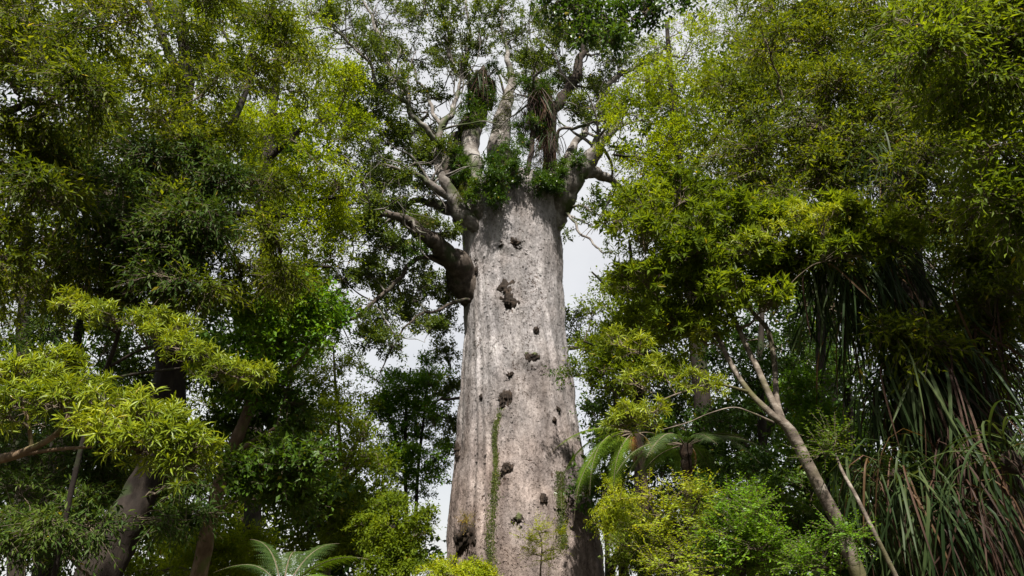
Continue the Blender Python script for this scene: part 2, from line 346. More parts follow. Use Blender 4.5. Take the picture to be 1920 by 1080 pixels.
def grow(geo, boughs, style, skel, srad, dens=1.0, sc=1.0, m_twig=1, branch=1.0, twig_d=11.5):
    """boughs: list of (centre, radii). Branches leave the nearest wood and every bough's own branch becomes wood."""
    st = STY[style]; S = np.array(skel); SR = np.array(srad); todo = list(boughs); lv = [[] for _ in range(5)]
    d0 = [np.min(np.linalg.norm(S-c, axis=1)) for c, r in todo]
    for i in np.argsort(d0):
        c, r = todo[i]; r = np.asarray(r)
        dz = S[:, 2]-c[2]
        k = np.argmin(np.linalg.norm(S-c, axis=1)+1.1*np.clip(dz+.25*np.hypot(S[:, 0]-c[0], S[:, 1]-c[1]), 0, None)); a = S[k]
        Ld = np.linalg.norm(c-a); t = np.linspace(0, 1, 8)
        pth = a+(c-a)*t[:, None]+Z*(np.sin(t*math.pi)*Ld*rng.uniform(-.05, .14))[:, None]
        pth[1:-1] += rng.normal(0, .035*Ld, (6, 3))
        r0 = min(SR[k]*.75, .012+.013*Ld)*branch; rr = r0+(.006*sc-r0)*t**.8
        far = np.linalg.norm(c-EYE) > twig_d; sp, sr = smooth_path(pth, rr, 1 if far else 2)
        thin_tubes(geo, sp[None], sr[None], 4 if far else 6, m_twig)
        S = np.vstack([S, sp[2:]]); SR = np.append(SR, sr[2:])
        ns = max(3, int(st['ns']*dens*rng.uniform(.8, 1.2)))
        u = sphere(ns); u[:, 2] += .25; u = unit(u)
        e = c+u*r*(rng.uniform(.25, 1, (ns, 1))**.45)
        s0 = sp[rng.integers(len(sp)//2, len(sp), ns)]
        K = 3 if far else 5; tt = np.linspace(0, 1, K)[None, :, None]
        sub = s0[:, None]+(e-s0)[:, None]*tt+Z*np.sin(tt*math.pi)*np.linalg.norm(e-s0, axis=1)[:, None, None]*rng.uniform(-.08, .16, (ns, 1, 1))
        sub[:, 1:-1] += rng.normal(0, .03, (ns, K-2, 3))*np.linalg.norm(e-s0, axis=1)[:, None, None]
        thin_tubes(geo, sub, np.broadcast_to(np.linspace(.008, .003, K)*sc*branch, (ns, K)), 3, m_twig)
        nt = st['nt']; tb = rng.uniform(.35, 1, (ns, nt))**.7; tb[:, 0] = 1
        fi = tb*(K-1); i0 = np.clip(fi.astype(int), 0, K-2); fr = (fi-i0)[..., None]; ar = np.arange(ns)[:, None]
        base = sub[ar, i0]*(1-fr)+sub[ar, i0+1]*fr
        d = unit(unit(e-s0)[:, None]*.6+rng.normal(0, .55, (ns, nt, 3))+Z*st['up'])
        leaves, tw, R = sprays(base.reshape(-1, 3), d.reshape(-1, 3), st, sc)
        if np.linalg.norm(c-EYE) < twig_d: thin_tubes(geo, tw, R, 3, m_twig)
        for q in range(5): lv[q].append(leaves[q])
    return [np.concatenate(x) for x in lv], S, SR

def fill(cx, cy, rx, ry, Y0, Y1, n, rad, flat=.46):
    """n bough centres spread through a region; rad in photo pixels at that depth"""
    out = []
    for i in range(n):
        q = math.sqrt((i+.5)/n); a = i*2.39996+rng.uniform(-.5, .5)
        p = P(cx+rx*q*math.cos(a)+rng.normal(0, rad*.25), cy+ry*q*math.sin(a)+rng.normal(0, rad*.25), rng.uniform(Y0, Y1))
        k = rad*.86*mpp(p)*rng.uniform(.7, 1.3)
        out.append((p, np.array([k, k, k*flat*rng.uniform(.8, 1.2)])))
    return out
def px_path(pts):
    """(px, py, Y, width in photo pixels) -> points, radii"""
    p = [P(a, b, y) for a, b, y, w in pts]; return p, [w*.5*mpp(q) for q, (a, b, y, w) in zip(p, pts)]
def rooted(pts, ground=-.3):
    """a trunk path, first point lowest, carried down into the ground"""
    p, r = px_path(pts); d = p[0]-p[1]; d = d/max(-d[2], .3) if d[2] < 0 else np.array([0, 0, -1.])
    d[:2] = np.clip(d[:2], -.5, .5); h = p[0][2]-ground
    if h > .1: p = [p[0]+np.array([d[0]*h, d[1]*h, -h])]+p; r = [r[0]*1.35]+r
    return p, r

TREES = {}
def tree(name, label, cat, trunk, bark, limbs=(), parts=(), group=None, sides=14, leaf_parts=None, rough=.08, twig='twig', root=True):
    """parts: list of (part name, [fills or boughs], style, leaf material, density, scale)"""
    tp, tr = rooted(trunk) if root else px_path(trunk)
    sp, sr = smooth_path(tp, tr, 8)
    t = thing(name, label, cat, sp[0], group)
    g = Geo(); limb_tube(g, sp, sr, sides, rough); put('trunk', g, [M[bark], M[bark]], t)
    S, R = [sp], [sr]
    for lb in limbs:
        lp, lr = px_path(lb); a, b = smooth_path(lp, lr, 7); g = Geo(); limb_tube(g, a, b, max(8, sides-4), rough)
        put('limb', g, [M[bark], M[bark]], t); S.append(a); R.append(b)
    S = np.vstack(S); R = np.concatenate(R)
    for nm, bs, style, mat, dens, sc in parts:
        g = Geo(); lv, S, R = grow(g, bs, style, S, R, dens, sc)
        if leaf_parts:     # the leaves that show largest become objects of their own
            vis = (lv[0]-EYE)@FW; xs = lv[0][:, 0]/vis*FPX+960; ys = 540-((lv[0]-EYE)@UP)/vis*FPX
            score = lv[3]/vis*((xs > -20) & (xs < 1940) & (ys > -20) & (ys < 1100)); near = np.argsort(-score)[:int(leaf_parts*2.2)]
            sel = rng.choice(near, min(leaf_parts, len(near)), replace=False); keep = np.ones(len(lv[0]), bool); keep[sel] = False
            leaf_objects(lv, sel, leaf_unit_mesh('leaf_'+mat, STY[style]['shape'], M[mat]), t)
            lv = [x[keep] for x in lv]
        add_leaves(g, lv, STY[style]['shape'])
        put(nm, g, [M[mat], M[twig]], t, kind='stuff')
    TREES[name] = (t, S, R); return t, S, R

# ------------------------------------------------------------------ ground
xs = np.concatenate([np.linspace(-900, -70, 12), np.linspace(-60, 60, 90), np.linspace(70, 900, 12)])
ys = np.concatenate([np.linspace(-300, -35, 6), np.linspace(-30, 80, 84), np.linspace(90, 1500, 14)])
gx, gy = np.meshgrid(xs, ys); gp = np.stack([gx, gy, np.zeros_like(gx)], -1)
gz = .35*fbm(gp*.11, 4)*np.clip(np.hypot(gx, gy)/6, .1, 1)-np.clip(gy-30, 0, 400)*.03-.25
g = Geo(); nx, ny = len(xs), len(ys); i = np.arange(ny-1)[:, None]*nx+np.arange(nx-1)[None]
g.add(np.stack([gx, gy, gz], -1), None, np.stack([i, i+1, i+nx+1, i+nx], -1), 1)
put('ground', g, [M['ground'], M['ground']], kind='structure', label='dark forest floor of leaf litter')

# ------------------------------------------------------------------ the giant kauri
KY = 22.0
prof = [(1083, 844, 1130), (1040, 843, 1125), (950, 848, 1110), (860, 858, 1094), (800, 862, 1083), (700, 868, 1068), (640, 872, 1058),
        (540, 874, 1050), (450, 872, 1049), (400, 868, 1052), (380, 870, 1056), (364, 884, 1050), (352, 905, 1040), (346, 930, 1010)]
kz, kx, kr = [], [], []
for y, a, b in prof:
    p = P((a+b)/2, y, KY); kz.append(p[2]); kx.append(p[0]); kr.append((b-a)/2*mpp(p))
kz = np.array([-.6, .5]+kz); kx = np.array([kx[0]]*2+kx); kr = np.array([kr[0]*1.16, kr[0]*1.06]+kr)
def k_at(z): return np.interp(z, kz, kx), np.interp(z, kz, kr)
NT, NZ = 220, 260
zz = np.linspace(kz[0], kz[-1], NZ); th = np.arange(NT)/NT*2*math.pi
def on_trunk(px, py):
    z = P(px, py, KY-2)[2]
    for _ in range(6):
        c, r = k_at(z); x = P(px, py, KY-2)[0]; dx = np.clip((x-c)/r, -.97, .97); t = math.asin(dx)
        Y = KY-math.cos(t)*r; p = P(px, py, Y); z = p[2]; x = p[0]
    c, r = k_at(z); t = math.asin(np.clip((x-c)/r, -.99, .99)); return z, t
BURLS = [(960, 455, 26, 20), (956, 562, 25, 32), (996, 672, 22, 18), (955, 702, 10, 10), (946, 754, 20, 26), (893, 507, 12, 16), (1016, 936, 13, 14),
                     (874, 1008, 34, 56), (951, 880, 20, 22), (1003, 621, 8, 10), (971, 973, 13, 13), (1037, 790, 8, 10), (862, 842, 16, 22), (1078, 930, 14, 22), (1046, 770, 7, 8), (902, 745, 8, 12)]
BZT = [(*on_trunk(a, b), w*.5*.0185, h*.5*.0185) for a, b, w, h in BURLS]
def k_surface(z, t):
    """point on the kauri's bark at height z and angle t (0 faces the camera)"""
    c, r = k_at(z); q = np.stack([np.sin(t)*r, -np.cos(t)*r, z], -1)
    tw = t+.035*z+.05*noise3(np.stack([t*2, z*.3, z*0], -1)); f = np.stack([np.sin(tw)*6.0, np.cos(tw)*6.0, z*.10+3], -1)
    ridge = noise3(f*1.6)*.5+.5
    d = .045*fbm(q*np.array([.55, .55, .35]), 3)+.085*(1-np.abs(noise3(f*np.array([1.15, 1.15, 1.3])+5))*2)*.6+.045*ridge
    d = d+.035*fbm(q*np.array([3.2, 3.2, 1.6]), 3)+.010*np.abs(fbm(q*np.array([9, 9, 5.0]), 2))
    d = d+.10*np.clip(3.5-z, 0, 3)/3*noise3(np.stack([np.sin(t)*2.2, np.cos(t)*2.2, z*0+7], -1))
    for bz, bt, bw, bh in BZT:             # bark swells round every burl
        rr = np.sqrt(((t-bt+math.pi) % (2*math.pi)-math.pi)**2*(r/bw)**2+((z-bz)/bh)**2); d = d+min(.07, bw*.28)*np.exp(-((rr-1.1)/.75)**2)*np.clip(.55+.9*noise3(np.stack([t*9, z*2.6, 0*z+bz], -1)), 0, 1.4)
    return np.stack([c+np.sin(t)*(r+d), KY-np.cos(t)*(r+d), z+0*t], -1)
zg, tg = np.meshgrid(zz, th, indexing='ij')
V = k_surface(zg, tg)
kauri = thing('kauri_tree', 'giant kauri with massive pale grey columnar trunk towering in the centre', 'tree', (kx[0], KY, -.6))
k = np.arange(NZ-1)[:, None]*NT; s = np.arange(NT)[None]; s2 = (s+1) % NT
g = Geo(); g.add(np.vstack([V.reshape(-1, 3), [[kx[-1], KY, kz[-1]+.1]]]), [((NZ-1)*NT+i, (NZ-1)*NT+(i+1) % NT, NZ*NT) for i in range(NT)],
                 np.stack([k+s, k+s2, k+NT+s2, k+NT+s], -1).reshape(-1, 4), 1)
put('trunk', g, [M['kauri'], M['kauri']], kauri)
# loose bark flakes on the trunk
nf = 5000; fz = 1.5+12.5*rng.random(nf)**1.5; ft = rng.uniform(-1.7, 1.7, nf)
b0 = k_surface(fz, ft); eps = .03
nrm = unit(np.stack([np.sin(ft), -np.cos(ft), np.zeros(nf)], -1)); tanv = np.stack([np.cos(ft), np.sin(ft), np.zeros(nf)], -1)
ang = rng.uniform(-.9, .9, nf); dd = unit(-Z*np.cos(ang)[:, None]+tanv*np.sin(ang)[:, None]+nrm*rng.uniform(.02, .35, (nf, 1)))
g = Geo(); ll = rng.uniform(.03, .09, nf); add_leaves(g, (b0+nrm*.004, dd, nrm, ll, ll*rng.uniform(.6, 1.3, nf)), 'dia', 0)
put('bark_flakes', g, [M['kauri']], kauri, kind='stuff')

def lump(c, r, squash, rough, freq, m=1, sub=3):
    """uneven knob"""
    import bmesh
    bm = bmesh.new(); bmesh.ops.create_icosphere(bm, subdivisions=sub, radius=1)
    V = np.array([v.co[:] for v in bm.verts]); F = np.array([[v.index for v in f.verts] for f in bm.faces]); bm.free()
    V = V*(1+rough*fbm(V*freq+c, 4))[:, None]
    g = Geo(); g.add(c+V*r*np.asarray(squash), F, None, m); return g
for px, py, w, h in BURLS:
    z, t = on_trunk(px, py); c = k_surface(np.array(z), np.array(t)); mp_ = mpp(c)
    g = Geo()
    for q_ in range(4 if w > 12 else 2):
        o_ = rng.normal(0, .26, 2)*(q_ > 0); f_ = rng.uniform(.45, .8) if q_ else .85
        c2 = c+np.array([math.cos(t)*o_[0]*w*mp_, math.sin(t)*o_[0]*w*mp_, o_[1]*h*mp_]); e_ = lump(c2, 1, (w*.5*mp_*f_*1.15, 0.05+.03*f_, h*.5*mp_*f_*1.15), .95, 2.6)
        g.add(e_.V[0], e_.T[0], None, 1)
    put('burl', g, [M['burl'], M['burl']], kauri)

# limbs: (px, py, Y, width px)
K_LIMBS = [
    [(880, 545, 21.5, 70), (862, 500, 20.8, 56), (835, 474, 20.2, 44), (800, 445, 19.6, 34), (765, 415, 19.2, 26), (720, 402, 18.8, 17), (675, 412, 18.4, 9)],      # great lower left limb
    [(880, 420, 22, 44), (846, 388, 22.5, 30), (800, 376, 23, 18), (760, 384, 23.4, 13), (715, 398, 24, 8)],
    [(885, 415, 21, 40), (852, 376, 20.6, 28), (820, 352, 20.2, 20), (795, 334, 20, 16), (760, 318, 19.6, 12), (725, 305, 19.2, 7)],
    [(868, 408, 20.6, 30), (838, 352, 20.3, 24), (823, 318, 20.2, 22), (822, 280, 20.3, 20), (831, 246, 20.5, 18), (846, 210, 20.8, 15), (857, 180, 21, 12)],
    [(824, 272, 20.3, 18), (806, 252, 20, 15), (788, 236, 19.8, 14), (772, 208, 19.6, 14), (760, 172, 19.5, 13), (737, 136, 19.4, 12), (720, 88, 19.5, 10), (700, 42, 19.8, 8), (682, 0, 20, 6)],
    [(768, 194, 19.6, 13), (741, 179, 19.2, 12), (712, 165, 19, 11), (695, 131, 18.8, 10), (675, 100, 18.6, 9), (645, 66, 18.4, 8), (606, 38, 18, 6)],
    [(832, 240, 20.5, 14), (812, 212, 21, 11), (800, 178, 21.6, 9), (782, 150, 22, 7), (770, 110, 22.4, 5)],
    [(905, 400, 21, 58), (893, 345, 21, 42), (888, 300, 21.2, 36), (882, 255, 21.6, 38), (900, 205, 22, 30), (902, 160, 22.4, 22), (892, 146, 22.6, 16), (856, 138, 22.8, 12), (845, 110, 23, 11), (842, 66, 23.2, 9), (828, 26, 23.4, 7), (815, -20, 23.5, 5)],
    [(868, 146, 22.8, 9), (875, 100, 22.6, 9), (876, 50, 22.5, 8), (872, 0, 22.4, 6)],
    [(870, 380, 22, 50), (846, 330, 22.6, 36), (838, 300, 23, 26), (815, 255, 24, 18), (790, 230, 25, 12)],
    [(945, 380, 23.5, 62), (940, 320, 23.8, 54), (936, 265, 24, 48), (945, 215, 24.4, 34), (958, 160, 24.8, 20), (952, 100, 25, 12), (940, 40, 25, 8)],
    [(982, 385, 20.6, 18), (992, 335, 20.4, 15), (997, 290, 20.4, 14), (994, 240, 20.6, 15), (1001, 190, 20.8, 16), (1000, 150, 21, 8)],
    [(1030, 370, 22, 40), (1032, 320, 21.6, 30), (1028, 270, 21.4, 30), (1030, 225, 21.4, 30), (1050, 185, 21.6, 24), (1078, 140, 21.8, 22), (1091, 98, 22, 20), (1092, 58, 22.2, 16), (1106, 12, 22.4, 12), (1118, -40, 22.6, 8)],
    [(1030, 420, 21.6, 56), (1062, 352, 21, 52), (1092, 316, 20.8, 44), (1112, 292, 20.7, 32), (1128, 266, 20.6, 26), (1146, 248, 20.6, 20)],
    [(1058, 350, 21, 36), (1066, 300, 21.4, 26), (1082, 268, 21.8, 20), (1098, 246, 22.2, 18), (1112, 210, 22.8, 13), (1150, 150, 23.6, 14), (1200, 120, 24.4, 11), (1262, 104, 25.2, 7)],
    [(1085, 322, 21.2, 36), (1116, 326, 21.8, 26), (1146, 340, 22.4, 20), (1168, 362, 23, 16), (1184, 392, 23.4, 10), (1200, 430, 23.8, 5)],
    [(1050, 395, 21.6, 14), (1072, 405, 20.8, 8), (1090, 428, 20.4, 7), (1115, 465, 20, 6), (1145, 476, 19.6, 4)],
    [(1056, 388, 21.4, 9), (1085, 388, 20.8, 6), (1110, 397, 20.4, 5), (1136, 400, 20.2, 3)],
    [(1072, 405, 20.8, 6), (1088, 412, 20.6, 5), (1114, 421, 20.3, 3)],
    [(1040, 285, 21.2, 12), (1050, 240, 20.8, 9), (1085, 236, 20.4, 9), (1120, 230, 20, 7), (1160, 218, 19.6, 4)],
    [(885, 568, 21.4, 16), (868, 564, 21, 10), (830, 576, 20.6, 8), (782, 600, 20.2, 7), (742, 640, 19.8, 5), (712, 700, 19.4, 3)],
    [(872, 512, 20.9, 18), (790, 480, 20, 14), (745, 525, 19.6, 12), (700, 572, 19.2, 11), (640, 606, 18.8, 8), (600, 620, 18.4, 4)],
    [(1050, 655, 23, 16), (1085, 650, 23.4, 10), (1130, 645, 24, 7), (1160, 640, 24.4, 4)],
    [(868, 745, 23, 9), (830, 752, 23.4, 6), (800, 770, 23.8, 3)],
]
kS, kR = [], []
for lb in K_LIMBS:
    lp, lr = px_path(lb); lr = [q_*(.68 if q_ < .22 else .86) for q_ in lr]
    if 860 < lb[0][0] < 1062 and lb[0][3] > 24: lp = [lp[0]*.5+.5*np.array([k_at(lp[0][2])[0], KY, lp[0][2]-.6])]+lp; lr = [lr[0]*1.15]+[lr[0]*1.15]+[lr[1]*1.08]+lr[2:]
    if lr[-1] > .05: d_ = unit(lp[-1]-lp[-2]); lp = lp+[lp[-1]+d_*.9+rng.normal(0, .25, 3), lp[-1]+d_*1.7+rng.normal(0, .5, 3)]; lr = lr+[lr[-1]*.5, .015]
    a, b = smooth_path(lp, lr, 8); a = a+.11*np.stack([fbm(a*1.6+o_, 3) for o_ in (3, 31, 67)], -1)*np.clip(np.arange(len(a))/10, 0, 1)[:, None]; g = Geo(); limb_tube(g, a, b, 18 if max(lr) > .25 else 10, .085, 2.4)
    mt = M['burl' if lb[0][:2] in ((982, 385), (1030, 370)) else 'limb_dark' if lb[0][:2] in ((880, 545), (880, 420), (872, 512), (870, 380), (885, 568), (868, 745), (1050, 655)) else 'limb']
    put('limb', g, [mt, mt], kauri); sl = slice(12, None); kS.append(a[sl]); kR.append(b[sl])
for a, b in list(zip(kS, kR)):          # crooked side branches
    if b.max() < .07: continue
    for _ in range(9):
        i_ = rng.integers(len(a)//3, len(a)-2); d_ = unit(unit(a[i_+1]-a[i_])*.6+rng.normal(0, .6, 3)+Z*.25); n_ = 6; L_ = rng.uniform(1.2, 3.0)
        q_ = [a[i_]]
        for _k in range(n_-1): d_ = unit(d_+rng.normal(0, .28, 3)+Z*.06); q_.append(q_[-1]+d_*L_/(n_-1))
        c_, e_ = smooth_path(q_, np.linspace(min(b[i_]*.42, .07), .012, n_), 4); g = Geo(); limb_tube(g, c_, e_, 6, .1, 3)
        for _m in range(3):                     # twigs of the branch
            j_ = rng.integers(6, len(c_)-3); d2 = unit(unit(c_[j_+1]-c_[j_])*.7+rng.normal(0, .6, 3)); p2 = [c_[j_]]
            for _k in range(3): d2 = unit(d2+rng.normal(0, .3, 3)+Z*.08); p2.append(p2[-1]+d2*rng.uniform(.25, .5))
            c3, e3 = smooth_path(p2, np.linspace(min(e_[j_]*.6, .03), .007, 4), 2); limb_tube(g, c3, e3, 4, .05); kS.append(c3[2:]); kR.append(e3[2:])
        put('branch', g, [M['limb'], M['limb']], kauri)
        kS.append(c_[6:]); kR.append(e_[6:])
kS = np.vstack(kS); kR = np.concatenate(kR)
kb = []
for px, py, r, Y in [(640, 60, 55, 19), (700, 30, 60, 21), (690, 110, 45, 18.5), (650, 165, 45, 19.5), (760, 50, 55, 22), (800, 10, 60, 20.5), (795, 115, 45, 23), (742, 150, 38, 18.8),
        (860, 20, 55, 22), (935, 20, 55, 25), (905, 80, 42, 22), (965, 95, 34, 26), (850, 95, 45, 24), (1000, 40, 45, 24), (600, 20, 50, 18), (640, -20, 60, 19), (740, -40, 70, 21), (860, -50, 70, 23), (980, -50, 70, 24), (1080, -40, 70, 22),
        (1050, 100, 40, 23.5), (1110, 60, 45, 23), (1125, 185, 50, 22), (1085, 205, 38, 20.2), (1165, 135, 48, 24), (1015, 120, 32, 25), (1195, 215, 42, 23), (1160, 70, 55, 25), (1230, 90, 50, 25), (1060, 150, 36, 22.5), (1140, 225, 40, 20),
        (700, 205, 48, 19), (650, 235, 48, 20), (735, 255, 42, 21), (700, 305, 45, 19.4), (660, 360, 48, 18.6), (720, 350, 38, 23), (775, 300, 32, 22), (805, 185, 36, 22), (690, 430, 42, 18.6), (640, 300, 46, 20), (800, 240, 30, 24.5), (760, 200, 34, 22),
        (735, 465, 40, 19.2), (695, 520, 40, 19.2), (775, 545, 42, 20.2), (725, 590, 40, 19.8), (830, 605, 34, 22.8), (840, 665, 36, 23.5), (655, 590, 38, 18.8), (735, 650, 36, 19.6), (815, 535, 36, 21.5), (848, 735, 28, 24), (640, 520, 40, 19), (690, 640, 36, 19.3), (850, 800, 24, 24),
        (845, 560, 30, 22.5), (610, 600, 34, 18.4), (640, 440, 38, 18.4), (760, 345, 28, 19.8), (1075, 600, 30, 24.5), (1088, 650, 30, 24), (1140, 640, 36, 24.4), (700, 395, 30, 18.8), (780, 420, 26, 19.8)]:
    p = P(px, py, Y); q = r*mpp(p); kb.append((p, np.array([q, q, q*.62])))
kb += fill(765, 525, 90, 120, 19.5, 24, 15, 36)+fill(770, 330, 75, 80, 20, 25, 9, 34)+fill(880, 45, 280, 100, 19, 26, 26, 40)+fill(700, 280, 85, 170, 18.5, 24, 16, 40)+fill(1130, 130, 90, 90, 21, 25, 8, 38)
g = Geo(); lv, kS2, kR2 = grow(g, kb, 'kauri', kS, kR, 1.0, 1.0, branch=1.9)
# sparse leaf on the bare right-hand twigs
lv2, _, _ = grow(g, [(P(x, y, Yv), np.array([.28, .28, .2])) for x, y, Yv in [(1128, 400, 20.2), (1105, 385, 20.5), (1118, 372, 20.6), (1140, 470, 19.8), (1100, 420, 20.4), (1060, 440, 21)]], 'kauri', kS, kR, .25, .8)
add_leaves(g, lv, 'dia'); add_leaves(g, lv2, 'dia')
put('crown', g, [M['kauri_leaf'], M['limb']], kauri, kind='stuff')

# plants perched in the kauri
def perched(label, bs, style='bush', mat='perch', dens=1.2, sc=.8, cat='plant', soil=None):
    c = bs[0][0]-Z*bs[0][1][2]*.6
    t = thing('perching_plant', label, cat, c, 'plants perched on the kauri')
    if soil: put('root_mass', lump(P(*soil[:3]), 1, np.array(soil[3:])*mpp(P(*soil[:3])), .4, 1.8), [M['burl'], M['burl']], t)
    g = Geo(); lv, _, _ = grow(g, bs, style, [c, c+Z*.1], [.03, .03], dens, sc); add_leaves(g, lv, STY[style]['shape'])
    put('foliage', g, [M[mat], M['twig']], t, kind='stuff')
def B(px, py, r, Y, flat=.8):
    p = P(px, py, Y); q = r*mpp(p); return (p, np.array([q, q, q*flat]))
perched('large dark green bush perched in the fork at the top of the trunk', [B(940, 345, 30, 19.9), B(925, 318, 32, 19.9), B(950, 305, 30, 20.0), B(965, 325, 28, 19.9), B(915, 345, 24, 19.9), B(930, 372, 18, 19.7), B(958, 285, 26, 20.2), B(935, 330, 30, 19.6)], dens=2.6, sc=.9, mat='broad', soil=(940, 345, 21.0, 30, 30, 40))
perched('low dark plant on the rim of the trunk right of the hanging root', [B(1008, 352, 16, 20.1), B(1022, 345, 16, 20.2), B(1036, 350, 14, 20.3), B(1014, 335, 16, 20.4)], dens=2.2, mat='broad', soil=(1015, 348, 20.9, 34, 30, 16))
perched('mossy plants in the hollow of the fork left of the big bush', [B(880, 372, 14, 20.2), B(872, 340, 16, 20.8), B(890, 350, 12, 20.4)], dens=1.8, mat='perch', soil=(880, 368, 21, 20, 20, 18))
perched('shaggy dark plant mass hanging round the middle left limb', [B(900, 165, 26, 21.2), B(918, 135, 24, 21.6), B(880, 195, 20, 21), B(915, 190, 22, 21.3)], dens=2.4, mat='broad', soil=(902, 168, 21.9, 24, 24, 48))
perched('bright fern-like plant under the shaggy mass, left of the pale stem', [B(893, 215, 22, 21), B(870, 222, 18, 20.8), B(905, 228, 18, 21)], 'pinnate', 'perch', 1.8, .9, soil=(880, 238, 21.6, 22, 22, 20))
perched('yellow-green plant on the pale stem between the two dark masses', [B(935, 225, 22, 22.8), B(950, 205, 22, 22.8), B(962, 180, 20, 23), B(925, 240, 16, 22.8)], 'pinnate', 'vine', 1.8, .9)
perched('thick mossy plant column round the broken limb right of centre', [B(1012, 175, 24, 20.6), B(1018, 205, 24, 20.6), B(1004, 235, 20, 20.4), B(1026, 160, 20, 20.9), B(985, 160, 18, 20.8), B(983, 270, 16, 20.5), B(975, 245, 18, 20.7)], dens=2.2, mat='broad', soil=(1014, 205, 21.5, 24, 22, 62))
perched('dark leafy mass between the upright left limb and the middle left limb', [B(862, 310, 18, 20.6), B(868, 330, 16, 20.6), B(855, 292, 14, 20.8)], dens=2.0, mat='broad', soil=(862, 318, 21.4, 16, 16, 30))
perched('dark leafy mass on the base of the stout right-hand limb', [B(1046, 330, 16, 20.3), B(1052, 312, 15, 20.4), B(1042, 350, 14, 20.2)], dens=2.0, mat='broad', soil=(1046, 330, 21, 14, 14, 26))
perched('small mossy tuft between the two right-hand limbs', [B(1086, 296, 14, 20.4), B(1082, 305, 10, 20.3)], dens=1.3, mat='broad')
perched('tall leafy plant behind the hanging root, right of the bush', [B(1010, 290, 18, 21), B(1013, 320, 16, 21), B(1022, 262, 18, 21.2)], dens=1.2, mat='vine')
perched('yellowish tuft at the base of the left limbs', [B(862, 362, 10, 20), B(860, 372, 8, 19.9)], 'pinnate', 'vine', 1.2, .7)
perched('mossy green tuft on top of the great lower left limb', [B(815, 428, 18, 19.4), B(798, 418, 14, 19.2), B(835, 445, 12, 19.8)], 'pinnate', 'vine', 1.5, .8)
perched('dark plant beneath the bend of the great lower left limb', [B(775, 470, 22, 19.4), B(762, 485, 18, 19.3), B(790, 460, 18, 19.6)], mat='broad')
perched('dark fern tuft in the hollow behind the upright left limb', [B(856, 272, 16, 21.2), B(862, 290, 14, 21.1)], 'pinnate', 'fern_dark', 1.5, .8, soil=(856, 275, 22, 18, 16, 28))
perched('green tuft on the drooping right-hand limb', [B(1150, 330, 18, 22.2), B(1168, 352, 16, 22.6), B(1182, 380, 12, 23)], 'pinnate', 'vine', 1.4, .8)

# climbing plants on the trunk
def vine(label, pts, w, n, ll=.038):
    zt = [on_trunk(a, b) for a, b in pts]; zs = np.array([q[0] for q in zt]); ts = np.array([q[1] for q in zt]); o = np.argsort(zs); zs, ts = zs[o], ts[o]
    base = k_surface(zs[0], ts[0]); t = thing('climbing_vine', label, 'vine', base, 'vines climbing the kauri trunk')
    g = Geo(); z = np.linspace(zs[0], zs[-1], 60); tt = np.interp(z, zs, ts)+.02*noise3(np.stack([z*2, z*0, z*0], -1))
    pth = k_surface(z, tt); limb_tube(g, pth+np.array([0, -.015, 0]), np.full(60, .009), 5, .1); put('stem', g, [M['twig'], M['twig']], t)
    z = rng.uniform(zs[0], zs[-1], n); wid = w*np.clip(.75+1.1*noise3(np.stack([z*.8, z*0+3, z*0], -1)), .12, 2)
    tt = np.interp(z, zs, ts)+.05*noise3(np.stack([z*.7, z*0, z*0+9], -1))+rng.normal(0, 1, n)*wid; b = k_surface(z, tt)
    nr = np.stack([np.sin(tt), -np.cos(tt), np.zeros(n)], -1); tv = np.stack([np.cos(tt), np.sin(tt), np.zeros(n)], -1); an = rng.uniform(0, 6.28, n)
    D = unit(Z*np.sin(an)[:, None]+tv*np.cos(an)[:, None]+nr*rng.uniform(.05, .45, (n, 1)))
    l = ll*rng.uniform(.5, 1.4, n); Nr = nr+rng.normal(0, .3, (n, 3))
    g = Geo(); add_leaves(g, (b+nr*rng.uniform(.0, .02, (n, 1)), D, Nr, l, l*.7), 'dia'); put('foliage', g, [M['vine']], t, kind='stuff')
vine('long green creeper strip up the left middle of the kauri trunk', [(928, 1078), (926, 1000), (928, 940), (934, 880), (932, 830), (937, 790), (946, 765)], .045, 3600)
vine('shorter green creeper patch on the right side of the kauri trunk', [(1058, 1030), (1056, 980), (1052, 930), (1050, 885)], .055, 2600)
perched('orange-green tuft sprouting from the big burl low on the trunk', [B(873, 975, 10, 19.6), B(876, 982, 9, 19.6)], 'pinnate', 'fern_old', 1.0, .6)

# ------------------------------------------------------------------ forest behind and around
def mass(name, label, bs, stems, style, mat, dens, sc):
    g = Geo(); S, R_ = [], []
    for x, y, r, h in stems:
        q = np.array([[x+rng.normal(0, .12)*i, y, -1+i*h/5] for i in range(6)]); a, b = smooth_path(q, np.linspace(r, r*.3, 6), 4); limb_tube(g, a, b, 9, .1); S.append(a[6:]); R_.append(b[6:])
    lv, _, _ = grow(g, bs, style, np.vstack(S), np.concatenate(R_), dens, sc); add_leaves(g, lv, STY[style]['shape'])
    put(name, g, [M[mat], M['dark_bark']], kind='stuff', label=label)
fill_ = lambda *a: fill(*a, flat=.6)
mass('background_forest', 'dark mass of forest closing the view behind the left-hand trees', fill_(200, 420, 430, 520, 19, 25, 62, 95)+fill_(640, 1000, 130, 80, 24, 28, 12, 60)+fill_(200, 950, 400, 150, 18, 24, 22, 90)+fill_(130, -260, 430, 190, 10, 20, 26, 130),  # last fill: unseen canopy overhead, added to shade the forest below
     [(P(x, 1080, y)[0], y, .22, 7) for x, y in ((-100, 22), (60, 20), (200, 23), (330, 21), (440, 24), (620, 26))], 'bush', 'broad', .9, 3.1)
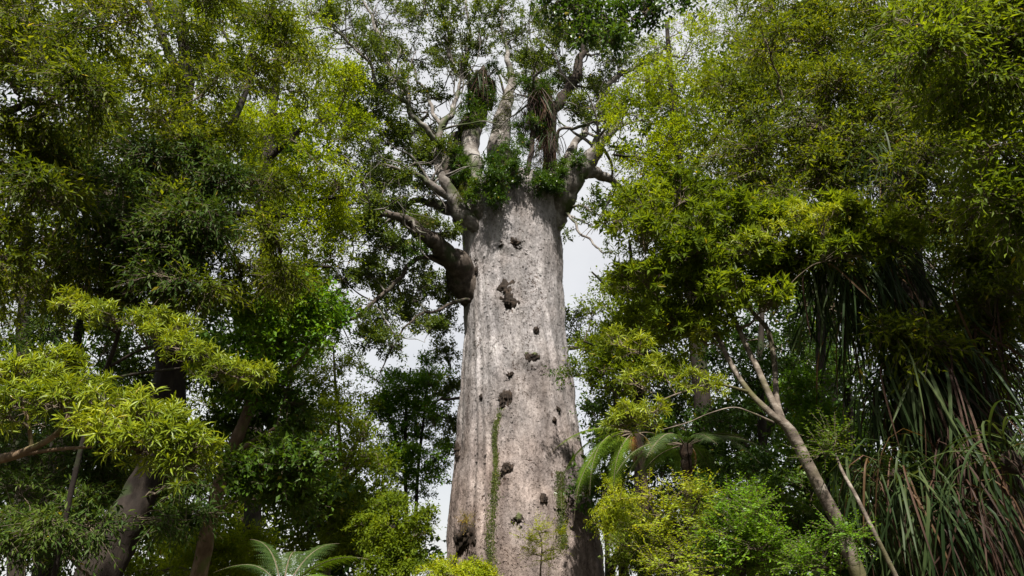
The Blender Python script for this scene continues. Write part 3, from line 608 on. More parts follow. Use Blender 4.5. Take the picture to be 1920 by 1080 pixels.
mass('background_forest', 'dark mass of forest closing the view behind the right-hand trees', fill_(1600, 420, 420, 520, 22, 28, 58, 95)+fill_(1480, 920, 420, 170, 20, 26, 30, 90)+fill_(1720, -260, 430, 190, 10, 22, 26, 130),  # boughs above the frame are added to keep sky light off the undergrowth
     [(P(x, 1080, y)[0], y, .22, 7) for x, y in ((1180, 24), (1330, 23), (1480, 26), (1620, 23), (1760, 25), (1900, 23), (2020, 25))], 'bush', 'broad', .9, 3.1)
ring = []; stems = []  # unseen trees behind the camera, added to cut the skylight from there
for i in range(80):
    a = math.radians(rng.uniform(75, 285)); r = rng.uniform(6.5, 12); ring.append((np.array([math.sin(a)*r*1.15, math.cos(a)*r, rng.uniform(.8, 11)]), np.array([1.7, 1.7, 1.1])))
for a in (85, 115, 145, 175, 205, 235, 265): stems.append((11*math.sin(math.radians(a)), 10*math.cos(math.radians(a)), .28, 12))
mass('unseen_forest', 'unseen forest behind the viewing spot, added to block skylight', ring, stems, 'bush', 'broad', .8, 3.2)

# ------------------------------------------------------------------ trees left of the kauri
F = fill
tree('tawa_tree', 'big dark leaning tree with drooping narrow leaves at left of the photo', 'tree',
     [(185, 1085, 8.5, 75), (235, 975, 8.6, 68), (292, 868, 8.7, 60), (315, 760, 8.8, 58), (318, 640, 8.9, 58), (312, 520, 9, 54), (300, 400, 9, 44), (330, 280, 9.2, 34), (350, 140, 9.4, 24), (330, 0, 9.6, 16)], 'dark_bark',
     [[(312, 520, 9, 44), (250, 450, 8.6, 36), (170, 380, 8.2, 28), (60, 330, 7.8, 20), (-60, 290, 7.6, 12)],
      [(310, 470, 9, 34), (390, 420, 9.2, 20), (460, 400, 9.4, 13), (540, 405, 9.6, 8)],
      [(318, 340, 9.1, 30), (380, 300, 9.3, 18), (440, 220, 9.6, 13), (480, 120, 9.8, 9)],
      [(345, 170, 9.4, 20), (310, 80, 9.3, 14), (270, -20, 9.2, 9)],
      [(318, 600, 8.9, 26), (240, 560, 8.4, 16), (150, 540, 8, 9)]],
     [('crown', F(330, 80, 260, 190, 7.6, 10.5, 34, 60)+F(300, 330, 230, 120, 7.6, 10, 26, 58)+F(330, 500, 240, 90, 7.4, 9, 20, 50), 'tawa', 'tawa', 1.3, 1.0),
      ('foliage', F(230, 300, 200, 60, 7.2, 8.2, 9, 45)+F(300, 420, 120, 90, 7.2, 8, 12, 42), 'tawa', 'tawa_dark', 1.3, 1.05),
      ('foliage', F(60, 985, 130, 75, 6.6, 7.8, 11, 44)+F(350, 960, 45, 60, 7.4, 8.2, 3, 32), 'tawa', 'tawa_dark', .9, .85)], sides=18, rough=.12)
tree('tawa_tree', 'tall tree with drooping narrow leaves filling the top left corner', 'tree',
     [(-160, 1085, 7, 70), (-170, 700, 7.2, 60), (-150, 350, 7.4, 45), (-120, 60, 7.6, 28)], 'dark_bark',
     [[(-150, 380, 7.4, 34), (-60, 250, 7.2, 22), (60, 190, 7, 12)], [(-130, 150, 7.6, 24), (-60, 100, 7.4, 14), (20, 80, 7.2, 6)]],
     [('crown', F(70, 90, 190, 170, 6, 8, 22, 62)+F(0, 330, 150, 110, 6.2, 8, 10, 55)+F(30, 500, 130, 70, 6.5, 8, 8, 50), 'tawa', 'tawa', 1.3, 1.0)])
tree('fine_leaved_tree', 'tall fine-leaved tree glowing yellow-green beside the kauri crown on the left', 'tree',
     [(470, 1085, 14, 34), (480, 760, 14, 30), (500, 500, 14, 26), (500, 300, 14, 20), (520, 120, 14.2, 13), (510, -20, 14.4, 8)], 'dark_bark',
     [[(500, 420, 14, 14), (570, 380, 13.6, 9), (640, 370, 13.2, 5)], [(500, 300, 14, 14), (570, 240, 13.8, 9), (630, 220, 13.6, 5)], [(498, 520, 14, 14), (560, 500, 13.6, 8), (620, 500, 13.2, 5)], [(510, 180, 14, 12), (450, 120, 14.4, 8), (420, 60, 14.6, 5)]],
     [('crown', F(560, 250, 115, 190, 12.6, 15, 40, 48)+F(570, 470, 95, 90, 12.6, 15, 16, 42)+F(470, 60, 120, 90, 13, 15.5, 14, 50), 'fine', 'yellow', 1.25, 1.0),
      ('foliage', F(450, 330, 120, 220, 14, 16.5, 22, 52), 'fine', 'olive', 1.0, 1.0)])
tree('fine_leaved_tree', 'yellow-green background tree at the left edge of the photo', 'tree',
     [(30, 1085, 16, 30), (40, 700, 16, 24), (50, 450, 16, 14), (50, 300, 16, 8)], 'dark_bark', (),
     [('crown', F(40, 480, 130, 190, 14.5, 17, 26, 50), 'fine', 'yellow', .9, 1.0)])
tree('broadleaf_tree', 'fresh green glossy-leaved tree between the leaning tree and the kauri', 'tree',
     [(372, 1085, 10, 30), (395, 970, 10, 27), (425, 870, 10, 24), (470, 760, 10, 20), (500, 660, 10, 14), (530, 590, 10, 8)], 'brown_bark',
     [[(425, 870, 10, 14), (470, 830, 9.8, 9), (520, 800, 9.6, 5)], [(470, 760, 10, 14), (540, 700, 9.8, 8), (590, 640, 9.6, 5)]],
     [('crown', F(545, 610, 85, 50, 9, 10.6, 16, 36)+F(480, 700, 90, 60, 9.4, 10.6, 10, 36), 'bush', 'bright', 1.1, 1.0),
      ('foliage', F(480, 800, 110, 80, 9.6, 11, 14, 38)+F(520, 900, 75, 70, 8.8, 10, 14, 34), 'bush', 'perch', 1.0, 1.0)])
tree('understory_tree', 'slim leafy tree with several dark stems just left of the kauri trunk', 'tree',
     [(765, 1085, 25, 9), (762, 960, 25, 8), (760, 860, 25, 7), (762, 760, 25, 5), (770, 690, 25, 3)], 'dark_bark',
     [[(778, 1000, 25, 7), (784, 880, 25, 6), (795, 780, 25, 5), (800, 720, 25, 3)], [(768, 900, 25, 6), (735, 800, 25, 5), (720, 750, 25, 3)]],
     [('crown', F(770, 745, 75, 62, 23.5, 26, 24, 30)+F(770, 860, 70, 50, 23.5, 26, 14, 28), 'bush', 'bright', 1.1, 1.35),
      ('foliage', F(780, 820, 80, 110, 25, 27, 16, 28), 'bush', 'perch', .8, 1.25)])
tree('understory_tree', 'rounded yellow-green small tree below the slim dark-stemmed tree', 'tree',
     [(742, 1100, 17, 12), (745, 1020, 17, 9), (740, 960, 17, 6)], 'dark_bark', (),
     [('crown', F(735, 985, 65, 50, 15.8, 17.6, 20, 30)+F(740, 1060, 70, 28, 15.5, 17, 10, 28), 'bush', 'olive', 1.1, .95)])
tree('understory_tree', 'dense olive tree with pale bare branches behind the low bottom-left fern', 'tree',
     [(610, 1085, 20, 16), (625, 960, 20, 14), (650, 870, 20, 11), (690, 790, 20, 6)], 'pale_bark',
     [[(640, 920, 20, 9), (670, 880, 19.4, 7), (705, 850, 19, 4)], [(600, 1000, 20, 8), (580, 900, 20, 6), (575, 820, 20, 4)]],
     [('crown', F(630, 860, 95, 110, 18.5, 21, 34, 36)+F(620, 1000, 90, 70, 18.5, 21, 16, 36), 'fine', 'olive', .8, 1.5)])
tree('understory_tree', 'pale thin-leaved tree against the sky below the glowing left tree', 'tree',
     [(640, 1085, 27, 9), (640, 880, 27, 8), (630, 740, 27, 6), (625, 650, 27, 3)], 'dark_bark', (),
     [('crown', F(610, 720, 80, 90, 25.5, 28, 18, 36)+F(560, 780, 60, 120, 25, 28, 14, 36), 'bush', 'olive', .9, 1.3)])
tree('understory_tree', 'dark tree low behind the leaning trunk in the left corner', 'tree',
     [(90, 1085, 11, 40), (100, 900, 11, 34), (130, 740, 11, 24), (150, 600, 11, 12)], 'dark_bark',
     [[(95, 980, 11, 20), (20, 880, 10.6, 12), (-30, 820, 10.4, 7)]],
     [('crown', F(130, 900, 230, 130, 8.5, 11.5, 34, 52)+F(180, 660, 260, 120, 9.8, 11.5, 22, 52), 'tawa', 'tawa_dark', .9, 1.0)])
tree('understory_tree', 'tree with sparse leaves between the leaning trunk and the fern', 'tree',
     [(330, 1085, 16, 16), (340, 950, 16, 13), (330, 820, 16, 8)], 'dark_bark', (),
     [('crown', F(360, 940, 150, 110, 14, 17, 20, 42)+F(360, 760, 120, 90, 14, 17, 12, 42)+F(330, 1060, 140, 40, 12, 16, 10, 36), 'fine', 'olive', .75, 1.3)])

# foreground shrubs with rosettes of long leaves
tree('rosette_shrub', 'sunlit foreground shrub with whorls of long leaves at the left edge', 'shrub',
     [(-60, 1085, 5.2, 34), (-40, 900, 5.1, 26), (-20, 868, 5, 20), (40, 850, 4.9, 15), (95, 822, 4.8, 11), (125, 790, 4.7, 9), (130, 760, 4.7, 7)], 'brown_bark',
     [[(40, 852, 4.9, 9), (110, 842, 4.8, 7), (175, 838, 4.7, 4)], [(100, 818, 4.8, 8), (165, 805, 4.7, 6), (230, 812, 4.6, 5), (300, 815, 4.5, 3)], [(126, 790, 4.7, 7), (180, 770, 4.6, 6), (250, 790, 4.5, 4)], [(60, 845, 4.9, 8), (50, 780, 4.8, 6), (20, 740, 4.8, 4)]],
     [('foliage', [B(30, 715, 38, 4.8, .45), B(80, 712, 40, 4.8, .45), B(135, 730, 42, 4.7, .45), B(180, 752, 42, 4.6, .45), B(225, 770, 40, 4.55, .45), B(265, 785, 40, 4.5, .45), B(300, 800, 36, 4.5, .45), B(330, 825, 34, 4.4, .45), B(355, 850, 30, 4.4, .5),
                  B(345, 885, 24, 4.4, .5), B(290, 840, 34, 4.4, .45), B(255, 850, 28, 4.4, .45), B(110, 760, 40, 4.5, .45), B(50, 755, 40, 4.6, .45), B(-20, 730, 40, 4.8, .45), B(-10, 780, 40, 4.6, .45), B(180, 800, 30, 4.5, .45), B(120, 690, 30, 5, .45), B(-70, 750, 40, 4.8, .5), B(210, 815, 26, 4.4, .4)], 'rosette', 'rosette', 1.25, 1.02)], leaf_parts=300)
tree('rosette_shrub', 'second shrub with leaf whorls, higher and behind the foreground one', 'shrub',
     [(100, 1085, 7, 10), (150, 850, 6.9, 9), (190, 720, 6.8, 9), (215, 650, 6.7, 8), (225, 615, 6.6, 6)], 'dark_bark',
     [[(190, 715, 6.8, 7), (260, 700, 6.6, 5), (340, 690, 6.4, 4)], [(200, 690, 6.8, 6), (290, 650, 6.5, 5), (390, 690, 6.3, 4)], [(220, 625, 6.6, 6), (180, 600, 6.5, 4), (140, 570, 6.4, 3)]],
     [('foliage', [B(130, 572, 22, 6.4, .5), B(170, 590, 22, 6.4, .5), B(215, 600, 24, 6.4, .5), B(255, 618, 28, 6.4, .5), B(300, 635, 28, 6.35, .5), B(340, 655, 28, 6.3, .5), B(380, 675, 26, 6.3, .5), B(420, 700, 24, 6.25, .5), B(460, 710, 20, 6.2, .5), B(485, 708, 12, 6.2, .5), B(390, 710, 22, 6.3, .5), B(335, 620, 22, 6.5, .5), B(290, 605, 22, 6.5, .5)], 'rosette', 'rosette', 1.2, 1.0)], leaf_parts=160)

# ------------------------------------------------------------------ trees right of the kauri
tree('slender_tree', 'slender pale-barked tree forking into three bare stems at right', 'tree',
     [(1612, 1085, 6.4, 29), (1578, 995, 6.4, 25), (1540, 920, 6.4, 23), (1512, 865, 6.4, 22), (1484, 812, 6.4, 22), (1458, 780, 6.4, 13)], 'pale_bark',
     [[(1474, 800, 6.4, 15), (1440, 770, 6.4, 12), (1405, 735, 6.5, 10), (1375, 690, 6.6, 10), (1350, 640, 6.7, 9), (1330, 595, 6.8, 8), (1310, 540, 6.9, 6), (1290, 480, 7, 4)],
      [(1466, 788, 6.4, 15), (1440, 735, 6.5, 12), (1420, 690, 6.6, 11), (1400, 650, 6.7, 10), (1380, 605, 6.8, 9), (1360, 570, 6.9, 8), (1350, 500, 7, 5)],
      [(1468, 792, 6.45, 13), (1456, 745, 6.7, 10), (1452, 680, 6.9, 10), (1440, 620, 7, 9), (1415, 590, 7.1, 8), (1395, 555, 7.2, 6), (1380, 480, 7.3, 4)],
      [(1450, 792, 6.4, 5), (1410, 774, 6.3, 3), (1375, 764, 6.2, 2.4), (1330, 775, 6.1, 2), (1290, 792, 6.0, 2.2), (1240, 806, 5.95, 1.2)], [(1405, 735, 6.5, 6), (1340, 720, 6.3, 4), (1280, 735, 6.1, 3), (1240, 750, 6, 2)]],
     [('crown', F(1280, 420, 120, 80, 6.3, 7.6, 16, 44)+F(1400, 515, 130, 55, 6.2, 7.2, 15, 38)+F(1260, 560, 110, 90, 6.4, 7.6, 16, 40)+F(1560, 440, 150, 40, 6, 7, 14, 38), 'rosette_far', 'olive', 1.0, .82),
      ('foliage', [B(1200, 660, 36, 6.2, .5), B(1240, 700, 34, 6.1, .5), B(1190, 720, 32, 6.2, .5), B(1230, 770, 26, 5.9, .5), B(1180, 780, 24, 6, .5), B(1205, 800, 20, 6, .5), B(1160, 800, 16, 6, .5), B(1300, 720, 16, 6.1), B(1340, 730, 16, 6.2), B(1150, 640, 30, 6.4, .5), B(1310, 640, 30, 6.6, .5), B(1500, 400, 30, 6.2), B(1540, 420, 30, 6), B(1450, 440, 34, 6.2), B(1400, 470, 36, 6.2)], 'rosette', 'rosette', 1.1, .85)], leaf_parts=120, rough=.05)
tree('leaning_tree', 'dark leaning tree smothered in hanging strap leaves at right', 'tree',
     [(2000, 1150, 7.4, 170), (1905, 985, 7.4, 160), (1830, 850, 7.4, 140), (1765, 720, 7.4, 120), (1715, 610, 7.5, 100), (1690, 500, 7.6, 80), (1695, 390, 7.7, 56), (1735, 285, 7.8, 40), (1800, 232, 7.8, 26), (1860, 180, 7.8, 15)], 'dark_bark',
     [[(1692, 480, 7.6, 46), (1670, 380, 7.9, 36), (1676, 260, 8.2, 26), (1682, 140, 8.4, 20), (1690, 20, 8.6, 13)], [(1672, 360, 7.9, 26), (1610, 300, 8, 18), (1540, 250, 8.1, 12), (1470, 200, 8.2, 7)], [(1740, 280, 7.8, 20), (1820, 270, 7.6, 14), (1900, 240, 7.4, 9)], [(1690, 430, 7.7, 30), (1780, 400, 7.6, 20), (1860, 380, 7.4, 12), (1940, 360, 7.2, 8)],
      [(1676, 230, 8.2, 16), (1600, 150, 8.6, 10), (1520, 90, 9, 6)]],
     [('crown', F(1560, 150, 210, 170, 7.6, 9.5, 42, 58)+F(1780, 130, 160, 150, 6.6, 9, 24, 58)+F(1500, 300, 160, 70, 7.4, 8.6, 16, 50), 'tawa', 'tawa', 1.25, .95),
      ('foliage', F(1850, 440, 130, 110, 6.4, 8, 20, 52)+F(1880, 600, 110, 60, 6.2, 7.6, 10, 46)+[B(1700, 640, 34, 6.3), B(1740, 655, 34, 6.2), B(1665, 635, 28, 6.3), B(1690, 330, 40, 6.8), B(1735, 290, 42, 6.9), B(1760, 350, 38, 6.8), B(1800, 250, 40, 6.9), B(1710, 400, 34, 6.8), B(1840, 205, 40, 6.9)], 'tawa', 'tawa', 1.0, .95)], sides=20, rough=.16)
tree('tawa_tree', 'near tree with bright narrow leaves hanging into the top right corner', 'tree',
     [(2250, 1085, 5.6, 90), (2240, 600, 5.6, 76), (2200, 250, 5.6, 56), (2150, 0, 5.6, 36)], 'dark_bark',
     [[(2210, 300, 5.6, 34), (2080, 160, 5.3, 20), (1940, 90, 5, 12), (1820, 60, 4.8, 7)], [(2230, 480, 5.6, 30), (2100, 400, 5.3, 18), (1960, 370, 5.1, 10)]],
     [('crown', F(1830, 70, 130, 100, 4.6, 5.6, 20, 60)+F(1950, 230, 120, 120, 4.8, 5.8, 14, 60)+F(1920, 380, 90, 70, 5, 5.8, 8, 50), 'tawa', 'olive', 1.0, .9)])
tree('fine_leaved_tree', 'yellow-green fine-leaved tree close against the right of the kauri crown', 'tree',
     [(1330, 1085, 15, 36), (1320, 800, 15, 32), (1300, 560, 15, 26), (1280, 360, 15, 19), (1260, 180, 15, 12), (1250, 40, 15, 7)], 'dark_bark',
     [[(1295, 500, 15, 14), (1220, 420, 14.6, 9), (1160, 380, 14.4, 5)], [(1280, 340, 15, 12), (1210, 300, 14.6, 8), (1150, 290, 14.4, 4)], [(1280, 340, 15, 13), (1350, 240, 15.2, 8), (1400, 150, 15.4, 5)]],
     [('crown', F(1215, 270, 75, 130, 13.6, 15.4, 28, 38)+F(1290, 200, 80, 160, 13.6, 16, 22, 44), 'fine', 'yellow', .85, 1.0),
      ('foliage', F(1370, 200, 130, 200, 14, 17, 34, 52)+F(1330, 380, 150, 90, 14, 16, 20, 48)+F(1480, 60, 130, 110, 14, 17, 16, 54), 'fine', 'olive', 1.0, 1.0)])
tree('understory_tree', 'feathery mid-green tree rising beside the kauri trunk on the right', 'tree',
     [(1210, 1085, 15.8, 26), (1200, 900, 15.8, 22), (1195, 700, 15.8, 17), (1190, 560, 15.8, 11), (1180, 450, 15.8, 5)], 'dark_bark',
     [[(1196, 720, 15.8, 9), (1140, 660, 15.4, 6), (1095, 640, 15.1, 3)], [(1192, 600, 15.8, 9), (1140, 540, 15.4, 6), (1110, 510, 15.2, 3)]],
     [('crown', F(1205, 565, 72, 80, 14.4, 16.6, 24, 34)+F(1150, 680, 85, 60, 14.4, 16.6, 16, 34)+F(1240, 640, 90, 120, 15, 17.2, 18, 40), 'fine', 'olive', .85, 1.2)])
tree('understory_tree', 'dark shady tree behind the tree fern right of the trunk', 'tree',
     [(1170, 1085, 19, 20), (1165, 950, 19, 17), (1160, 820, 19, 12), (1150, 700, 19, 7)], 'dark_bark', (),
     [('crown', F(1180, 740, 100, 90, 17.5, 21, 22, 38)+F(1200, 900, 110, 110, 17, 21, 22, 40), 'bush', 'broad', 1.0, 1.2)])
tree('understory_tree', 'dark shady tree behind the slender pale tree', 'tree',
     [(1440, 1085, 13, 24), (1435, 900, 13, 20), (1425, 720, 13, 14), (1430, 560, 13, 8)], 'dark_bark',
     [[(1434, 880, 13, 10), (1370, 800, 13, 6), (1330, 760, 13, 4)], [(1432, 820, 13, 10), (1500, 740, 13, 6), (1540, 700, 13, 4)]],
     [('crown', F(1400, 830, 140, 130, 11.5, 14.5, 34, 42)+F(1430, 660, 120, 80, 12, 14.5, 16, 42), 'bush', 'broad', 1.0, 1.0)])
tree('understory_tree', 'dappled dark tree in the gap left of the hanging strap leaves', 'tree',
     [(1600, 1085, 17, 22), (1595, 850, 17, 18), (1585, 650, 17, 12), (1580, 500, 17, 6)], 'dark_bark', (),
     [('crown', F(1570, 640, 110, 150, 15, 18, 24, 42)+F(1600, 860, 130, 120, 15, 18, 16, 42)+F(1700, 960, 130, 90, 13, 17, 12, 42), 'bush', 'broad', .8, 1.2)])
tree('understory_tree', 'dark tree deep behind the leaning tree at the right edge', 'tree',
     [(1800, 1085, 14, 34), (1810, 800, 14, 28), (1830, 560, 14, 16), (1840, 380, 14, 9)], 'dark_bark', (),
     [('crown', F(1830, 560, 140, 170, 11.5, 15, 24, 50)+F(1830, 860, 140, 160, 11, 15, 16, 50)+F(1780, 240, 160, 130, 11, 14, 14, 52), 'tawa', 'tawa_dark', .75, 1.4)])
tree('canopy_tree', 'dark canopy tree closing the background between the right-hand trees', 'tree',
     [(1560, 1085, 21, 24), (1560, 700, 21, 20), (1550, 400, 21, 14), (1550, 150, 21, 12)], 'dark_bark', (),
     [('crown', F(1540, 180, 190, 200, 18.5, 22, 30, 52)+F(1480, 480, 200, 120, 18.5, 22, 18, 48), 'fine', 'tawa', .75, 1.6)])
tree('overhanging_tree', 'dark broad-leaved bough reaching in from above the right of the kauri', 'tree',
     [(1530, 1085, 11, 18), (1540, 600, 11, 17), (1540, 200, 10.4, 17), (1490, -120, 9, 16), (1380, -200, 8, 18), (1260, -110, 7.5, 12), (1180, -40, 7.2, 8)], 'dark_bark',
     [[(1270, -115, 7.5, 9), (1230, -20, 7.2, 6), (1210, 30, 7, 4)], [(1190, -50, 7.2, 7), (1110, -20, 7, 5), (1060, 0, 6.9, 3)]],
     [('crown', [B(1040, 8, 32, 6.9), B(1085, 20, 32, 6.9), B(1125, 35, 34, 7), B(1165, 42, 34, 7), B(1205, 25, 36, 7.1), B(1245, 20, 36, 7.2), B(1280, -5, 36, 7.4), B(1140, -10, 40, 7.1), B(1060, -30, 40, 7), B(1150, 78, 20, 6.9), B(1095, 62, 18, 6.9), B(1200, -40, 44, 7.3)], 'broad', 'broad', 1.0, .78)], leaf_parts=220)
tree('sapling', 'thin bare leaning sapling beside the slender pale tree', 'tree',
     [(1682, 1085, 5.6, 9), (1640, 1000, 5.6, 8), (1605, 930, 5.7, 7), (1580, 885, 5.8, 6), (1566, 850, 5.9, 4)], 'pale_bark', (),
     [('foliage', [B(1560, 830, 18, 5.9), B(1545, 850, 14, 5.9)], 'pinnate', 'perch', .8, .7)], sides=8, rough=.04)

# ------------------------------------------------------------------ undergrowth shrubs
tree('shrub', 'lime green feathery shrub standing in front of the fern trunk at right', 'shrub',
     [(1260, 1110, 5.6, 12), (1262, 1040, 5.6, 9), (1265, 985, 5.6, 6), (1268, 930, 5.6, 3)], 'dark_bark', [[(1262, 1030, 5.6, 6), (1290, 985, 5.5, 4), (1310, 940, 5.5, 2)], [(1262, 1010, 5.6, 5), (1230, 970, 5.6, 4), (1215, 940, 5.6, 2)]],
     [('foliage', [B(1225, 930, 20, 5.6, .4), B(1275, 925, 22, 5.6, .4), B(1305, 935, 16, 5.5, .4), B(1245, 960, 24, 5.6, .4), B(1235, 985, 22, 5.6, .4), B(1285, 970, 22, 5.6, .4), B(1255, 1025, 24, 5.5, .4), B(1285, 1045, 24, 5.4, .4), B(1240, 1060, 28, 5.4, .4), B(1295, 1075, 26, 5.3, .4)], 'pinnate', 'lime', .8, .58)], leaf_parts=None, sides=8)
tree('shrub', 'bright green feathery shrub at the bottom, left of the slender pale trunk', 'shrub',
     [(1390, 1110, 6.6, 12), (1395, 1040, 6.6, 8), (1400, 960, 6.6, 4)], 'dark_bark', [[(1392, 1060, 6.6, 6), (1430, 1000, 6.5, 4), (1450, 960, 6.4, 2)]],
     [('foliage', F(1390, 1010, 62, 75, 6.2, 7, 26, 30), 'pinnate', 'fresh', 1.0, .7)], sides=8)
tree('shrub', 'small fresh green sprig shrub crossing the foot of the slender pale trunk', 'shrub',
     [(1540, 1110, 5.4, 8), (1545, 1050, 5.4, 5), (1560, 1010, 5.3, 3)], 'dark_bark', (),
     [('foliage', [B(1525, 1040, 24, 5.2, .45), B(1510, 1065, 22, 5.2, .45), B(1580, 1000, 22, 5.1, .45), B(1600, 1010, 18, 5.1, .45), B(1550, 1065, 22, 5.2, .45)], 'pinnate', 'fresh', 1.1, .5)], sides=8)
tree('shrub', 'small fresh green plant growing up beside the fork of the slender tree', 'shrub',
     [(1560, 1110, 8.5, 12), (1555, 950, 8.4, 9), (1545, 850, 8.3, 6), (1540, 790, 8.2, 3)], 'dark_bark', (),
     [('foliage', F(1535, 830, 45, 60, 7.8, 8.6, 14, 26)+F(1500, 740, 40, 40, 7.8, 8.6, 6, 24), 'bush', 'bright', .9, .6)], sides=8)
tree('shrub', 'tall shaggy olive-yellow bush against the right foot of the kauri', 'shrub',
     [(1140, 1100, 15.5, 12), (1138, 1020, 15.5, 9), (1130, 930, 15.5, 5)], 'dark_bark', (),
     [('foliage', F(1158, 965, 36, 50, 14.2, 15.6, 16, 24)+F(1205, 1020, 55, 60, 14.0, 15.6, 16, 28), 'tawa', 'lime', .62, .75)], sides=8)
tree('shrub', 'small yellow-green sprig rising in front of the kauri trunk', 'shrub',
     [(1012, 1110, 12, 4), (1014, 1060, 12, 3.4), (1016, 1020, 12, 2.4), (1010, 995, 12, 1.4)], 'twig', (),
     [('foliage', [B(1000, 992, 13, 12, .4), B(1025, 996, 15, 12, .4), B(1044, 1003, 10, 12, .4), B(990, 1012, 13, 12, .4), B(1015, 1015, 15, 12, .4), B(1035, 1030, 13, 12, .4), B(1000, 1040, 13, 12, .4), B(1022, 1050, 13, 12, .4)], 'pinnate', 'lime', .65, .72)], sides=6, rough=.03)
tree('shrub', 'bright low shrub at the left foot of the kauri trunk', 'shrub',
     [(860, 1110, 14, 6), (862, 1085, 14, 4), (864, 1068, 14, 2)], 'twig', (),
     [('foliage', F(862, 1074, 62, 16, 13.4, 14.4, 14, 18), 'bush', 'lime', 1.0, .6)], sides=6)
tree('shrub', 'dark green undergrowth bush below the broken shade at bottom right', 'shrub',
     [(1500, 1110, 9, 14), (1500, 1040, 9, 10), (1495, 960, 9, 5)], 'dark_bark', (),
     [('foliage', F(1480, 1000, 110, 90, 8.2, 10, 24, 36), 'bush', 'perch', .9, .8)], sides=8)
tree('shrub', 'shaded bush at the foot of the leaning tree in the bottom right corner', 'shrub',
     [(1760, 1110, 9, 14), (1760, 1070, 9, 10), (1755, 1030, 9, 5)], 'dark_bark', (),
     [('foliage', F(1740, 1050, 150, 50, 8.2, 10.5, 20, 40)+F(1900, 1040, 90, 60, 8, 10, 8, 44), 'bush', 'broad', .9, .9)], sides=8)
tree('shrub', 'olive undergrowth bush filling the bottom between fern and kauri', 'shrub',
     [(1200, 1110, 11, 14), (1205, 1040, 11, 9), (1205, 1000, 11, 5)], 'dark_bark', (),
     [('foliage', F(1235, 1035, 85, 55, 10, 12, 20, 30), 'fine', 'olive', .9, .75)], sides=8)
tree('shrub', 'pale yellow-green bush at the bottom between the two left trunks', 'shrub',
     [(440, 1110, 12, 14), (440, 1060, 12, 10), (445, 1020, 12, 6)], 'dark_bark', (),
     [('foliage', F(420, 1050, 90, 45, 11, 13, 20, 30), 'fine', 'yellow', 1.0, .8)], sides=8)

# ------------------------------------------------------------------ tree ferns
def frond_mesh(name, mat, L=1.0, curl=1.0, wid=.18, pairs=32, dead=False):
    """arching feather: stalk plus toothed leaflets, along +x, bending to -z"""
    g = Geo(); K = 14; t = np.linspace(0, 1, K)
    def at(t): a = .55-1.5*curl*t; return np.stack([L*(t-.12*curl*t*t), 0*t, L*(.45*t-.75*curl*t*t)], -1)
    thin_tubes(g, at(t)[None], (np.linspace(.010, .002, K)*L)[None], 5, 1)
    tp = np.linspace(.16, .985, pairs); pos = at(tp); tan = unit(at(tp+.01)-pos); lat = np.array([0, 1., 0])
    B_, D_, N_, L_, W_ = [], [], [], [], []
    for i, (p, tn, q) in enumerate(zip(pos, tan, tp)):
        wl_ = wid*L*math.sin(math.pi*min(1, .18+q*.80))**.75*(1 if q < .8 else (1-q)/.2*.8+.2)
        for sgn in (-1, 1):
            d = unit(tn*.42+lat*sgn); nr = unit(np.cross(lat, tn)*-1); nr = nr if nr[2] > 0 else -nr
            m = 9; tt = (np.arange(m)+.6)/m
            droop = rng.uniform(.1, .45)*(2.5 if dead else 1)
            pp = p+d*(wl_*tt)[:, None]-Z*(droop*wl_*tt**2)[:, None]
            for s2_ in (-1, 1):
                dd = unit(tn*.35*1+d*.55+np.cross(nr, d)*s2_*.9)
                B_.append(pp); D_.append(np.tile(dd, (m, 1))); N_.append(np.tile(nr, (m, 1))+rng.normal(0, .12, (m, 3)))
                ll = wl_*.21*(1.15-tt*.9); L_.append(ll); W_.append(ll*.42)
    add_leaves(g, [np.concatenate(x) for x in (B_, D_, N_, L_, W_)], 'dia')
    return g.mesh(name, [mat, M['twig']], (1,))
FR = {k: [frond_mesh('frond_'+k, M[k], curl=c, dead=k == 'dead') for c in cs] for k, cs in
      dict(fern=(.75, 1.0, 1.25), fern_dark=(.8, 1.2), fern_old=(1.4,), dead=(1.5,)).items()}
def tree_fern(label, trunk, fronds, extra=None):
    tp, tr = rooted(trunk); sp, sr = smooth_path(tp, tr, 8); t = thing('tree_fern', label, 'tree fern', sp[0], 'tree ferns')
    g = Geo(); limb_tube(g, sp, sr, 14, .2, 5); put('trunk', g, [M['fern_trunk'], M['fern_trunk']], t)
    top = sp[-1]-sp[0]
    for i, (az, tilt, L, kind) in enumerate(fronds):
        me = FR[kind][i % len(FR[kind])]; o = link('frond' if kind not in ('dead', 'fern_old') else 'dry_frond', me, t)
        o.location = top+np.array([math.cos(math.radians(az)), math.sin(math.radians(az)), 0])*.05
        o.rotation_euler = (Matrix.Rotation(math.radians(az), 3, 'Z')@Matrix.Rotation(math.radians(-tilt), 3, 'Y')@Matrix.Rotation(rng.uniform(-.35, .35), 3, 'X')).to_euler()
        o.scale = (L, L, L)
        if kind == 'dead': o['label'] = 'dry rust-brown hanging frond'
    return t
def az_set(n, L, kinds, a0=0, tilt=(0, 35)):
    return [(a0+i*360/n+rng.uniform(-12, 12), rng.uniform(*tilt), L*rng.uniform(.85, 1.15), kinds[i % len(kinds)]) for i in range(n)]
